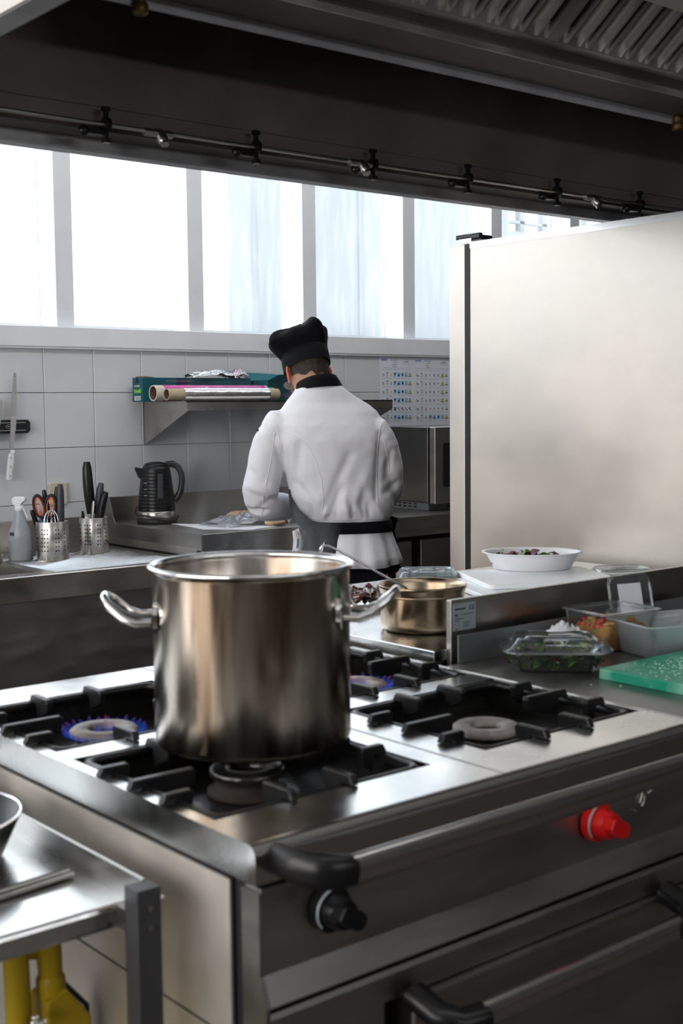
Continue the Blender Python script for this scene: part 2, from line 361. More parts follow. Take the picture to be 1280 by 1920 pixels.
# pale building across the yard
bl = thing('building', 'pale building across the yard behind the rightmost panes', 'building')
MB().box(6.46, 22, 9.0, 9.3, -1, 3.17).box(6.46, 22, 9.0, 9.3, 3.9, 6.5).box(6.46, 9.7, 9.0, 9.3, 3.17, 3.9).build('facade_wall', 'facade', bl)
MB().box(6.46, 6.52, 8.96, 9.0, -1, 6.5).box(7.70, 7.73, 8.985, 9.0, -1, 6.5).build('corner_strip', 'facade', bl)
for k in range(10):
    MB().box(9.93 + k * .345, 10.00 + k * .345, 9.05, 9.12, 3.17, 3.9).build('window_bar', 'facade', bl)
MB().box(9.7, 22, 9.05, 9.12, 3.26, 3.29).build('window_rail', 'facade', bl)

# ================================================================== EXTRACTOR HOOD
hd = thing('extractor_hood', 'large dark steel extractor canopy hanging over the stove', 'extractor hood')
MB().box(0.876, 5.2, 2.702, 2.732, 2.018, 2.046).build('far_rim', 'hood_lip', hd, bevel=.002)
MB().box(0.876, 5.2, 2.694, 2.736, 2.012, 2.018).build('rim_edge', 'hood_lip', hd)
MB().box(0.92, 5.2, 2.62, 2.735, 2.046, 2.050).build('gutter', 'hood', hd)
MB().box(0.92, 5.2, 2.618, 2.622, 2.046, 2.098).build('gutter_wall', 'hood_in', hd)
MB().prism([(2.612, 2.098), (2.62, 2.098), (2.62, 2.75), (2.612, 2.75)], 0.92, 5.2, 'x').build('canopy_back', 'hood_in', hd)
MB().box(0.876, 0.920, 1.66, 2.735, 2.010, 2.016).build('side_rim', 'hood_lip', hd)
MB().box(0.918, 0.922, 1.66, 2.62, 2.016, 2.75).build('canopy_side', 'hood_in', hd)
MB().box(0.872, 0.877, 1.66, 2.735, 2.012, 3.19).build('outer_skin', 'hood_skin', hd, label='pale outer skin of the hood')
MB().box(0.92, 5.2, 1.66, 2.74, 2.75, 2.76).build('canopy_top', 'hood_in', hd)
MB().box(0.872, 5.2, 1.65, 1.66, 2.30, 3.19).build('canopy_front', 'hood_skin', hd)
MB().box(5.2, 5.21, 1.66, 2.735, 2.014, 2.75).build('canopy_end', 'hood_in', hd)
# filter housing inside
MB().box(1.30, 5.2, 2.296, 2.302, 2.226, 2.250).build('housing_lip', 'lip_light', hd, label='bright lower edge of the filter housing')
MB().box(1.30, 5.2, 2.14, 2.30, 2.250, 2.256).build('housing_floor', 'hood_in', hd)
MB().box(1.30, 5.2, 2.134, 2.140, 2.246, 2.262).build('housing_step', 'filter', hd)
MB().prism([(2.140, 2.256), (2.12, 2.286), (2.125, 2.286), (2.145, 2.256)], 1.30, 5.2, 'x').build('housing_slope', 'hood', hd)
MB().prism([(2.123, 2.284), (2.05, 2.270), (2.03, 2.305), (2.10, 2.32)], 1.30, 5.2, 'x').build('filter_rail', 'filter', hd)
MB().box(1.30, 5.2, 2.28, 2.30, 2.256, 2.74).build('housing_back', 'hood_in', hd)
# baffle filters: channel slats climbing towards the near side
fr = Matrix.Rotation(math.radians(0), 4, 'X')
slat = MB().prism([(-.030, 0), (-.030, .022), (-.022, .022), (-.022, .006), (-.006, .006), (-.004, .012), (.004, .012), (.006, .006), (.022, .006), (.022, .022), (.030, .022), (.030, 0)], 0, .46, 'y')
slat.xf(Matrix.Rotation(math.radians(142), 4, 'X'))
slat_me = slat.mesh('baffle_slat', 'filter')
frame_me = MB().box(-.020, .020, 0, .46, -.004, .024).xf(Matrix.Rotation(math.radians(142), 4, 'X')).mesh('filter_frame_bar', 'hood_lip')
MB().box(1.296, 1.300, 1.66, 2.30, 2.25, 2.74).build('housing_end', 'hood', hd)
xk = 1.34; cnt = 0
while xk < 4.3:
    if cnt % 7 == 6:
        o = bpy.data.objects.new('filter_frame_bar', frame_me)
    else:
        o = bpy.data.objects.new('baffle_slat', slat_me)
    COL.objects.link(o); o.parent = hd; o.location = (xk, 2.060, 2.288); xk += .078; cnt += 1
MB().box(0.92, 5.2, 1.66, 1.793, 2.300, 2.34).build('light_cover', 'hood_skin', hd, bevel=.004, label='beige strip cover near the top of the hood')
# fire suppression pipe with clamps and nozzles
pp = thing('suppression_pipe', 'thin steel pipe with clamps and nozzles along the hood rim', 'pipe')
MB().tube([(0.96, 2.585, 2.053), (5.19, 2.585, 2.053)], .0052, 12).build('pipe_run', 'steel', pp)
clamp = MB().tube([(-.006, 0, 0), (.006, 0, 0)], .017, 16).box(-.005, .005, -.004, .004, .012, .036).box(-.009, .009, -.006, .006, .030, .040).box(-.004, .004, -.004, .004, -.034, -.012).box(-.008, .008, -.008, .008, -.040, -.030).box(-.05, -.004, .005, .03, -.022, -.010).sphere((-.05, .012, -.016), .013, 10, 6)
cl_me = clamp.mesh('pipe_clamp', 'black')
for x in (1.47, 1.885, 2.265, 2.62, 3.0, 3.40, 3.8): 
    o = bpy.data.objects.new('pipe_clamp', cl_me); COL.objects.link(o); o.parent = pp; o.location = (x, 2.585, 2.053)
noz = MB().tube([(-.045, 0, 0), (-.010, 0, 0)], .0095, 10).tube([(.01, 0, 0), (.03, 0, 0)], .0095, 10).tube([(0, .006, .004), (0, -.012, -.016), (0, -.016, -.022)], [.011, .013, .009], 12).tube([(0, -.012, -.018), (0, -.02, -.028)], .010, 6)
nz_me = noz.mesh('nozzle', 'steel')
for x in (1.61, 2.225, 3.17):
    o = bpy.data.objects.new('nozzle', nz_me); COL.objects.link(o); o.parent = pp; o.location = (x, 2.582, 2.050)
for k, x in enumerate((1.383, 3.179)):
    t = tag(MB().lathe([(.010, 0.03), (.014, .028), (.014, .012), (.011, .010), (.017, .006), (.017, -.012), (.012, -.016), (.004, -.016)], (x, 2.285, 2.222), 12, cap=True).build('drop_nozzle', 'brass'),
            'brown brass nozzle under the hood edge at top left' if k == 0 else 'brown brass nozzle under the hood edge above the refrigerator', 'nozzle')

# ================================================================== STOVE
st = thing('gas_stove', 'steel four burner gas range with oven, black and red knobs', 'stove', (0, 0, 0))
X0, X1, Y0, Y1, ZT, ZB = 0.858, 1.752, 1.200, 2.200, 0.900, 0.852
cuts = [(0.878, 1.255, 1.314, 1.690), (0.878, 1.255, 1.742, 2.085), (1.368, 1.744, 1.315, 1.657), (1.368, 1.744, 1.715, 2.085)]
def slab_with_cuts(x0, x1, y0, y1, z0, z1, holes):
    xs = sorted({x0, x1} | {h[0] for h in holes} | {h[1] for h in holes}); ys = sorted({y0, y1} | {h[2] for h in holes} | {h[3] for h in holes})
    mb = MB()
    idx = {}
    def solid(i, j):
        if i < 0 or j < 0 or i >= len(xs) - 1 or j >= len(ys) - 1: return False
        cx, cy = (xs[i] + xs[i + 1]) / 2, (ys[j] + ys[j + 1]) / 2
        return not any(h[0] < cx < h[1] and h[2] < cy < h[3] for h in holes)
    V = []; F = []
    def vid(i, j, z):
        k = (i, j, z)
        if k not in idx: idx[k] = len(V); V.append((xs[i], ys[j], z))
        return idx[k]
    for i in range(len(xs) - 1):
        for j in range(len(ys) - 1):
            if not solid(i, j): continue
            F.append((vid(i, j, z1), vid(i + 1, j, z1), vid(i + 1, j + 1, z1), vid(i, j + 1, z1)))
            F.append((vid(i, j + 1, z0), vid(i + 1, j + 1, z0), vid(i + 1, j, z0), vid(i, j, z0)))
            for di, dj, a, b in ((-1, 0, (i, j), (i, j + 1)), (1, 0, (i + 1, j + 1), (i + 1, j)), (0, -1, (i + 1, j), (i, j)), (0, 1, (i, j + 1), (i + 1, j + 1))):
                if not solid(i + di, j + dj):
                    F.append((vid(*a, z0), vid(*a, z1), vid(*b, z1), vid(*b, z0)))
    return mb.add(V, F)
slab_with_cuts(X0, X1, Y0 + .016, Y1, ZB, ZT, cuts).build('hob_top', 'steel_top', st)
# rounded front nosing, runs on past the stove as in the photo
nose = [(Y0 + .016, ZT)] + [(Y0 + .016 - .016 * math.sin(a), ZT - .016 + .016 * math.cos(a)) for a in [PI / 12 * k for k in range(1, 7)]] + [(Y0, ZB), (Y0 + .016, ZB)]
o = MB().prism(nose, X0, 1.752, 'x'); o.build('front_nosing', 'rail', st)
MB().box(1.300, 1.3025, Y0 + .016, Y1 - .002, ZT, ZT + .0006).build('top_seam', 'steel_dark', st)
for (a, b, c, d) in cuts:
    t = MB().box(a, b, c, d, .838, .842)
    for q in ((a, a + .002, c, d), (b - .002, b, c, d), (a, b, c, c + .002), (a, b, d - .002, d)): t.box(*q, .842, .899)
    t.build('drip_tray', 'tray', st)
# carcass
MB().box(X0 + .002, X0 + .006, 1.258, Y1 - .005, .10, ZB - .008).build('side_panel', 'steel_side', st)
MB().box(X0 - .0005, X0 + .004, 1.258, Y1 - .005, ZB - .006, ZB - .0035).build('side_seam', 'steel_dark', st)
MB().box(X0 + .0012, X0 + .003, 1.258, Y1 - .005, .6400, .6425).build('side_joint', 'rubber', st)
MB().box(X0 + .02, X1, 1.262, Y1 - .006, .10, .836).build('carcass', 'steel_dark', st)
MB().box(X0 + .010, X0 + .03, 1.236, 1.262, .10, ZB).build('corner_gap', 'rubber', st)
MB().prism([(1.236, .842), (1.2, .842), (1.2, .739), (1.188, .702), (1.188, .10), (1.236, .10)], X0 + .004, X0 + .010, 'x').build('corner_post', 'steel_dark', st)
MB().prism([(1.236, .845), (1.203, .845), (1.2, .739), (1.186, .704), (1.19, .700), (1.236, .700)], X0 + .010, 1.752, 'x').build('control_panel', 'steel_front', st)
MB().box(X0 + .012, 1.752, 1.208, 1.24, .690, .700).build('shadow_gap', 'rubber', st)
MB().prism([(1.236, .692), (1.194, .692), (1.19, .686), (1.19, .652), (1.236, .652)], X0 + .010, 1.752, 'x').build('oven_fascia', 'steel_front', st)
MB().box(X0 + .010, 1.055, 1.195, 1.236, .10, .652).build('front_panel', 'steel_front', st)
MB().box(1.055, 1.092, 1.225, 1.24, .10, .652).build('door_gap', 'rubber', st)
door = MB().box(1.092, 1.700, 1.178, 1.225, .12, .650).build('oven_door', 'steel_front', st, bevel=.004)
MB().box(1.092, 1.700, 1.176, 1.180, .646, .6495).build('door_edge', 'steel', door)
MB().box(1.70, 1.74, 1.22, 1.24, .10, .652).build('door_gap', 'rubber', st)
MB().box(1.74, 1.752, 1.195, 1.236, .10, .652).build('front_panel', 'steel_front', st)
# oven handle
oh = MB().loft([[(x, y, z) for (y, z) in [(1.112 + .012 * math.cos(a), .632 + .019 * math.sin(a)) for a in [2 * PI * k / 16 for k in range(16)]]] for x in (1.150, 1.572)]).build('oven_handle', 'rail', door)
for x, s in ((1.150, -1), (1.572, 1)):
    MB().tube([(x + .004 * -s, 1.112, .632), (x + .035 * s, 1.115, .634), (x + .055 * s, 1.135, .642), (x + .058 * s, 1.178, .655)], [.020, .021, .021, .022], 14, flat=.8).build('handle_end', 'black', oh if False else door)
# towel rail along the front
rail = MB().loft([[(x, 1.118 + .011 * math.cos(a), .8755 + .0195 * math.sin(a)) for a in [2 * PI * k / 20 for k in range(20)]] for x in (.936, 1.75)]).build('front_rail', 'rail', st)
MB().tube([(.942, 1.118, .875), (.922, 1.119, .877), (.905, 1.126, .879), (.893, 1.143, .880), (.889, 1.170, .880), (.889, 1.203, .879)], [.0115, .0125, .0135, .0135, .0125, .012], 20, flat=1.65).build('rail_end', 'black', st)
# knobs
def knob(x, y, z, m, rot=0.5, lab=''):
    k = MB().tube([(x, y + .022, z), (x, y + .010, z)], .0290, 32)
    o = k.build('knob_flange', [m], st, bevel=.0015)
    o['label'] = lab
    kb = MB().tube([(x, y + .011, z), (x, y - .006, z), (x, y - .016, z)], [.0225, .0215, .018], 28)
    g = MB(); st0 = 0
    g.prism([(-.0200, -.008), (-.0200, .008), (-.010, .0125), (.012, .0125), (.0215, .0085), (.0235, 0), (.0215, -.0085), (.012, -.0125), (-.010, -.0125)], -.030, 0, 'y')
    g.xf(Matrix.Translation((x, y, z)) @ Matrix.Rotation(rot, 4, 'Y'))
    kb.v += []; b = len(kb.v); kb.v += g.v; kb.f += [tuple(i + b for i in f) for f in g.f]; kb.sm += g.sm; kb.mi += g.mi
    kb.build('knob_grip', m, o, bevel=.002)
    arc = [(x + .0262 * math.cos(a), y + .0095, z + .0262 * math.sin(a)) for a in [math.radians(80 + 16 * i) for i in range(10)]]
    MB().tube(arc, .0022, 6, flat=.6).build('scale_arc', 'label_pl', o)
knob(.965, 1.176, .800, 'black', .55, 'black gas knob')
knob(1.478, 1.176, .797, 'red', .5, 'red gas knob')
# embossed flame mark beside the red knob
fm = MB()
for (a, b, c, d) in ((0, 0, .006, .014), (.006, .014, .012, .010), (.012, .010, .010, 0), (.010, 0, .004, -.006), (.018, .010, .034, .016), (-.012, -.010, -.008, -.012)):
    fm.tube([(1.592 + a, 1.199, .800 + b), (1.592 + c, 1.199, .800 + d)], .0016, 6)
fm.build('embossed_mark', 'steel', st)

# burners and cast iron grates
def burner(cx, cy, flame):
    b = thing('burner', '', 'burner'); 
    return b
def burner_part(cx, cy, ring='burner'):
    bb = MB().lathe([(.060, .843), (.060, .850), (.048, .852), (.046, .866), (.052, .868), (.052, .874)], (cx, cy, 0), 32, cap=True).build('burner_body', 'burner_d', st)
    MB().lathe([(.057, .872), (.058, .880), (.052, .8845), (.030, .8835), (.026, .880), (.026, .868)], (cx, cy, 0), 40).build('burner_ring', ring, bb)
    return bb
fl_m = bpy.data.materials.new('gas_flame'); fl_m.use_nodes = True
_n = fl_m.node_tree; _n.nodes.remove(_n.nodes['Principled BSDF'])
_e = _n.nodes.new('ShaderNodeEmission'); _t = _n.nodes.new('ShaderNodeBsdfTransparent'); _x = _n.nodes.new('ShaderNodeMixShader')
_tc = _n.nodes.new('ShaderNodeTexCoord'); _sp = _n.nodes.new('ShaderNodeSeparateXYZ'); _cr = _n.nodes.new('ShaderNodeValToRGB')
_cr.color_ramp.elements[0].color = (.02, .12, .9, 1); _cr.color_ramp.elements[1].color = (.9, .12, .03, 1); _cr.color_ramp.elements[0].position = .3; _cr.color_ramp.elements[1].position = .95
_n.links.new(_tc.outputs['Generated'], _sp.inputs[0]); _n.links.new(_sp.outputs[2], _cr.inputs[0]); _n.links.new(_cr.outputs[0], _e.inputs[0])
_e.inputs[1].default_value = .55; _x.inputs[0].default_value = .16
_n.links.new(_t.outputs[0], _x.inputs[1]); _n.links.new(_e.outputs[0], _x.inputs[2]); _n.links.new(_x.outputs[0], _n.nodes['Material Output'].inputs[0])
def flames(cx, cy, name, label):
    mb = MB()
    for k in range(26):
        a = 2 * PI * k / 26; h = random.uniform(.008, .016); r = .060
        p = [(cx + (r + q * .012) * math.cos(a + random.uniform(-.03, .03)), cy + (r + q * .012) * math.sin(a), .874 + h * q) for q in (0, .35, .7, 1)]
        mb.tube(p, [.0035, .0042, .003, .0006], 6)
    for k in range(7):
        a = 2 * PI * k / 7; h = random.uniform(.014, .03)
        p = [(cx + .014 * math.cos(a), cy + .014 * math.sin(a), .872 + h * q) for q in (0, .4, .75, 1)]
        mb.tube(p, [.002, .003, .002, .0005], 6)
    o = mb.build(name, fl_m); o['kind'] = 'stuff'
    tag(o, label, 'flame')
def fin(L, h=.040, th=.011, side=1):
    """iron bar standing on edge, top at z=0, from the outer end (u=0) to the tip (u=L)"""
    return [(0, -.011), (.006, 0), (L - .004, 0), (L, -.005), (L - .003, -.024), (L * .64, -.034), (.028, -.040), (.024, -.014), (0, -.0145)]
def grate(cx, cy, y_half, label, cut=(0, 0, 0, 0)):
    g = thing('cast_iron_grate', label, 'pan grate', (cx, cy, .9150), 0)
    hx, hy = .196, y_half
    w = .0125
    fr = MB()
    a, b = (cut[1] - cut[0]) / 2 - .011, (cut[3] - cut[2]) / 2 - .011; fx, fy = (cut[0] + cut[1]) / 2 - cx, (cut[2] + cut[3]) / 2 - cy
    fr.tube([(-a + .02, -b, -.0085), (a - .02, -b, -.0085), (a - .006, -b + .006, -.0085), (a, -b + .02, -.0085), (a, b - .02, -.0085), (a - .006, b - .006, -.0085), (a - .02, b, -.0085), (-a + .02, b, -.0085), (-a + .006, b - .006, -.0085), (-a, b - .02, -.0085), (-a, -b + .02, -.0085), (-a + .006, -b + .006, -.0085)], .0078, 10, closed=True)
    fr.v = [(x + fx, y + fy, z - .0135) for x, y, z in fr.v]
    fr.build('grate_frame', 'iron', g)
    def put(L, ox, oy, ang):
        mb = MB().prism(fin(L), -w / 2, w / 2, 'y')
        mb.xf(Matrix.Translation((ox, oy, 0)) @ Matrix.Rotation(ang, 4, 'Z'))
        mb.build('grate_bar', 'iron', g, bevel=.0022, seg=2)
    for s in (-1, 1):
        ang = 0 if s < 0 else PI
        put(.108, s * hx, 0, ang); put(.050, s * hx, .083, ang); put(.050, s * hx, -.083, ang)
    for s in (-1, 1):
        ang = PI / 2 if s < 0 else -PI / 2
        put(.068, .052, s * hy, ang); put(.068, -.052, s * hy, ang)
    return g
grate(1.052, 1.492, .186, 'black iron grate under the tall stockpot', cuts[0])
grate(1.054, 1.893, .180, 'black iron grate over the lit burner left of the stockpot', cuts[1])
grate(1.538, 1.470, .178, 'bare black iron grate nearest the green chopping board', cuts[2])
grate(1.538, 1.880, .184, 'black iron grate at the back beside the saucepan', cuts[3])
for (x, y) in ((1.085, 1.535), (1.040, 1.885), (1.530, 1.468), (1.585, 1.865)): burner_part(x, y, 'burner' if (x, y) != (1.085, 1.535) else 'tray')  # shade under the stockpot put into the darker colour of its burner ring
flames(1.040, 1.885, 'gas_flame', 'blue gas flame on the burner left of the stockpot')
flames(1.585, 1.865, 'gas_flame', 'blue gas flame half hidden behind the stockpot')

# ================================================================== STOCKPOT
PX, PY, PZ = 1.1095, 1.551, .9155
sp = thing('stockpot', 'tall heat-stained steel stockpot steaming on the front burner', 'pot', (PX, PY, PZ))
R0, H0 = .1475, .2685
MB().lathe([(.001, .0), (.130, .0), (R0 - .004, .004), (R0, .014), (R0, H0 - .010), (R0 + .001, H0 - .006), (R0 + .007, H0 - .003), (R0 + .008, H0), (R0 + .005, H0 + .003), (R0 - .001, H0 + .001), (R0 - .004, H0 - .010), (R0 - .004, .006), (.001, .006)], (0, 0, 0), 96).build('pot_body', 'pot_steel', sp)
MB().lathe([(R0 - .003, H0 - .005), (R0 + .006, H0 - .004), (R0 + .0085, H0), (R0 + .006, H0 + .0035), (R0, H0 + .003), (R0 - .0045, H0 - .002), (R0 - .003, H0 - .005)], (0, 0, 0), 96).build('pot_rim', 'chrome', sp)
MB().lathe([(.001, .150), (R0 - .0045, .150)], (0, 0, 0), 64).build('stock_surface', mat('brown_stock', (.10, .06, .03), .15), sp)
def pot_handle(ang, zc):
    """loop of round bar with two welded plates"""
    pts = [(R0 - .001, -.045, 0), (R0 + .022, -.045, -.001), (R0 + .040, -.043, .006), (R0 + .062, -.034, .026), (R0 + .069, -.018, .034), (R0 + .071, 0, .036),
           (R0 + .069, .018, .034), (R0 + .062, .034, .026), (R0 + .040, .043, .006), (R0 + .022, .045, -.001), (R0 - .001, .045, 0)]
    mb = MB().tube(pts, .0062, 12)
    for y in (-.045, .045): mb.tube([(R0 - .004 - .007, y, .006), (R0 + .0025 - .007, y, .006)], .017, 14, flat=1.4)
    mb.xf(Matrix.Translation((0, 0, zc)) @ Matrix.Identity(4)); mb.xf(Matrix.Rotation(ang, 4, 'Z'))
    mb.build('pot_handle', 'chrome', sp)
A0 = math.atan2(-.6392, .7690)
pot_handle(A0 + math.radians(-8), .197); pot_handle(A0 + PI + math.radians(4), .190)

# ================================================================== RIGHT WORKTOP MODULE (joined to the stove)
wt = thing('steel_worktop', 'plain steel worktop holding the salad boxes and green board', 'worktop')
MB().box(1.754, 2.60, 1.216, 1.800, ZB, ZT).build('work_surface', 'steel_dark', wt)
MB().box(1.7525, 1.7545, 1.214, 2.08, ZT - .002, ZT + .0016).build('joint_strip', 'steel', wt)
MB().box(1.792, 2.60, 1.796, 1.800, ZT, ZT + .058).build('low_upstand', 'grey_enamel', wt, bevel=.001)
MB().box(1.76, 2.60, 1.262, 1.80, .10, ZB).build('carcass', 'steel_dark', wt)
MB().prism(nose, 1.754, 2.6, 'x').build('front_nosing', 'rail', wt)
MB().box(1.756, 2.6, 1.203, 1.262, .10, ZB - .004).build('front_panel', 'steel_front', wt)
# back unit with the tall upstand
bu = thing('rear_counter', 'steel counter behind the stove carrying saucepan, white boards and bowl', 'counter')
MB().box(1.777, 3.14, 1.852, 2.72, .897, .920).build('counter_top', 'steel_top', bu, bevel=.002)
MB().box(1.781, 3.14, 1.86, 2.715, .10, .897).build('carcass', 'steel_dark', bu)
MB().box(1.812, 3.14, 1.838, 1.852, .80, 1.0225).build('tall_upstand', 'steel_counter', bu, bevel=.002)
pl = MB().box(1.818, 1.882, 1.8366, 1.838, .958, 1.014, mi=0)
write(pl, 'CE', .013, (1.862, 1.8364, .999), (1, 0, 0), (0, 0, 1), 1, 1.1)
for k, (a, b) in enumerate(((1.822, 1.852), (1.822, 1.830))): pl.box(a, b, 1.8362, 1.8366, 1.001 - k * .012, 1.004 - k * .012, mi=1)
for k, (a, b) in enumerate(((1.842, 1.876), (1.822, 1.832), (1.822, 1.848), (1.822, 1.834), (1.846, 1.866), (1.846, 1.860), (1.846, 1.862), (1.822, 1.830))): pl.box(a, b, 1.8362, 1.8366, .990 - k * .0042, .9912 - k * .0042, mi=1)
pl.build('rating_plate', ['label_pl', 'ink'], bu, label='small pale rating plate with CE mark')

# ================================================================== SAUCEPAN + LADLE
SX, SY = 1.943, 2.062
spn = thing('saucepan', 'browned open steel saucepan behind the stockpot handle', 'saucepan', (SX, SY, .920))
MB().lathe([(.001, 0), (.080, 0), (.090, .006), (.0935, .018), (.0935, .078), (.0940, .084), (.098, .094), (.1005, .101), (.099, .103), (.0955, .100), (.0915, .090), (.0905, .02), (.085, .006), (.001, .004)], (0, 0, 0), 72).build('pan_body', 'pan_brass', spn)
MB().lathe([(.093, .0765), (.0948, .078), (.0948, .081), (.093, .083)], (0, 0, 0), 64).build('bead', 'pan_brass', spn)
ld = thing('ladle', 'thin steel ladle leaning out of the browned saucepan', 'ladle')
MB().tube([(1.90, 2.03, .955), (1.870, 2.035, 1.022), (1.745, 2.115, 1.108), (1.728, 2.126, 1.118), (1.716, 2.134, 1.119), (1.712, 2.138, 1.110), (1.717, 2.136, 1.102)], .0026, 8).build('ladle_handle', 'chrome', ld)
MB().lathe([(.004, -.018), (.018, -.014), (.028, 0), (.030, .006), (.026, 0), (.016, -.011), (.002, -.014)], (1.915, 2.03, .958), 20).build('ladle_cup', 'chrome', ld)

# lump beside the saucepan
def blob(name, c, size, n, m, seed=0, disp=.3, parent=None, flat=1.0):
    rnd = random.Random(seed); mb = MB()
    for k in range(n):
        p = (c[0] + rnd.uniform(-1, 1) * size[0] * .6, c[1] + rnd.uniform(-1, 1) * size[1] * .6, c[2] + rnd.uniform(0, 1) * size[2] * .6)
        r = rnd.uniform(.35, .6) * min(size[0], size[1])
        i0 = len(mb.v); mb.sphere(p, r, 12, 8, (1, rnd.uniform(.7, 1.2), flat * rnd.uniform(.6, 1)), 0)
        for q in range(i0, len(mb.v)):
            v = Vector(mb.v[q]); d = noise.noise(v * 45 + Vector((seed, 0, 0))); v += (v - Vector(p)) * d * disp; mb.v[q] = tuple(v)
    return mb.build(name, m, parent)
oc = thing('octopus_tray', 'dark red glossy cooked octopus heap between stockpot and saucepan', 'food', (2.05, 2.40, .920))
MB().lathe([(.001, .002), (.075, .002), (.085, .016), (.083, .017), (.073, .004), (.001, .004)], (0, 0, 0), 32).build('metal_dish', 'chrome', oc)
om = MB(); rnd = random.Random(5)
for k in range(16):
    a = rnd.uniform(0, 2 * PI); r = rnd.uniform(.0, .045); cx, cy = r * math.cos(a), r * math.sin(a)
    rad = rnd.uniform(.012, .024); ph = rnd.uniform(0, 6)
    om.tube([(cx + rad * math.cos(ph + t * .6), cy + rad * math.sin(ph + t * .6), .018 + .022 * rnd.random() + .006 * math.sin(t + ph)) for t in range(9)], [.010 - .0007 * t for t in range(9)], 8)
om.build('octopus_arms', 'meat', oc)

# white boards, lids, bowl
tb = tag(MB().prism(ngon_round(.215, .225, .02), 0, .012, 'z').build('white_board', 'white_tub', None, bevel=.003, loc=(2.605, 2.315, .9205)), 'large white plastic sheet tray lowest of the stack behind the upstand', 'board', 'white plastic boards')
tb.rotation_euler = (0, 0, math.radians(-25))
tb2 = tag(MB().prism(ngon_round(.19, .155, .02), 0, .013, 'z').build('white_board', 'white_tub', None, bevel=.003, loc=(2.66, 2.36, .9328)), 'white plastic board directly under the oval bowl', 'board', 'white plastic boards')
tb2.rotation_euler = (0, 0, math.radians(-28))
def clear_lid(loc, w, d, rz, label, n=1):
    t = thing('clear_lid', label, 'lid', loc, rz, 'clear plastic lids')
    for k in range(n):
        z = k * .006
        rings = []
        for (s, zz) in ((1.0, z), (1.0, z + .003), (.95, z + .004), (.90, z + .014), (.84, z + .018), (.80, z + .015), (.40, z + .016), (.36, z + .020), (.02, z + .020)):
            rings.append([(x * s, y * s, zz) for x, y in ngon_round(w, d, min(w, d) * .45, 6)])
        MB().loft(rings, True, True).build('lid_sheet', 'clear', t)
    return t
clear_lid((2.50, 2.63, .921), .088, .075, math.radians(-38), 'stack of clear domed lids left of the white boards', 3)
clear_lid((2.97, 2.31, .921), .085, .06, math.radians(-30), 'flat clear lid right of the white boards', 2)
bw = thing('oval_bowl', 'white oval plastic bowl with mixed leaves on the white boards', 'bowl', (2.755, 2.462, .9462), math.radians(-40))
bwR = [(.70, .0), (.76, .002), (.91, .042), (.94, .046), (1.0, .048), (1.0, .051), (.93, .0495), (.89, .042), (.74, .005), (.01, .004)]
MB().lathe([(a * .145, b) for a, b in bwR], (0, 0, 0), 64, sx=1, sy=.72, cap=True).build('bowl_shell', 'white_pl', bw)
def leaves(parent, n, rx, ry, z0, z1, mats, seed, size=(.012, .03), name='salad_leaf', power=.5):
    rnd = random.Random(seed); obs = []
    for k in range(n):
        L = rnd.uniform(*size); wd = L * rnd.uniform(.35, .6); a = rnd.uniform(0, 2 * PI); r = rnd.random() ** power
        c = Vector((rx * r * math.cos(a), ry * r * math.sin(a), rnd.uniform(z0, z1)))
        rot = Matrix.Rotation(rnd.uniform(0, 2 * PI), 4, 'Z') @ Matrix.Rotation(rnd.uniform(-.9, .9), 4, 'X') @ Matrix.Rotation(rnd.uniform(-.8, .8), 4, 'Y')
        mb = MB(); pts = []
        rings = []
        for i in range(6):
            u = i / 5; w = wd * math.sin(PI * (u * .9 + .05)); cu = .25 * L * math.sin(PI * u)
            rings.append([(-w, L * (u - .5), cu + .15 * w), (0, L * (u - .5), cu - .1 * w), (w, L * (u - .5), cu + .15 * w)])
        mb.loft(rings, False, True, False)
        mb.xf(Matrix.Translation(c) @ rot)
        obs.append(mb.build(name, mats[k % len(mats)], parent))
    return obs
leaves(bw, 34, .095, .062, .012, .046, ['leaf_r', 'leaf', 'leaf_r', 'leaf_p', 'leaf'], 3, (.02, .045))

# clamshell salad box
def clam(loc, rz, hw, hd, hbox, hlid, label, mats_leaf, seed, n_leaf, name='salad_box'):
    t = thing(name, label, 'food box', loc, rz)
    def ring(s, z, extra=0): return [(x * s, y * s, z) for x, y in ngon_round(hw + extra, hd + extra, min(hw, hd) * .55, 5)]
    MB().loft([ring(.80, .001), ring(.84, .004), ring(.95, hbox), ring(1.0, hbox + .002, .004), ring(1.0, hbox + .004, .004)], True, True).build('box_base', 'clear', t)
    MB().loft([ring(1.0, hbox + .004, .009), ring(1.0, hbox + .007, .009), ring(.94, hbox + .009), ring(.86, hbox + .006 + hlid * .6), ring(.78, hbox + .006 + hlid), ring(.66, hbox + .003 + hlid), ring(.60, hbox + .008 + hlid), ring(.3, hbox + .008 + hlid)], True, True).build('box_lid', 'clear', t)
    MB().tube([(*p[:2], hbox + .0055) for p in ring(1.0, 0, .008)], .0022, 6, closed=True).build('box_rim', 'clear', t)
    core = MB().loft([ring(.70, .003), ring(.76, hbox * .45), ring(.74, hbox * .7), ring(.4, hbox * .76)], True, True)
    core.build('salad_heap', 'leaf_dark', t)
    leaves(t, n_leaf, hw * .93, hd * .93, .008, hbox * .95, mats_leaf, seed, (.010, .022), power=.18)
    leaves(t, 40, hw * .7, hd * .7, hbox * .8, hbox * 1.1, mats_leaf, seed + 1, (.012, .026))
    return t
cb = clam((1.912, 1.648, .900), math.radians(-42), .098, .070, .036, .022, 'clear lidded salad box nearest the grate corner', ['leaf', 'leaf', 'leaf_r', 'leaf_p', 'leaf'], 11, 190)
MB().lathe([(.001, .001), (.030, .001), (.030, .0)], (0.012, .012, .0715), 20, sy=.45, rot=.3).build('lid_sticker', 'paper', cb, label='white oval sticker')

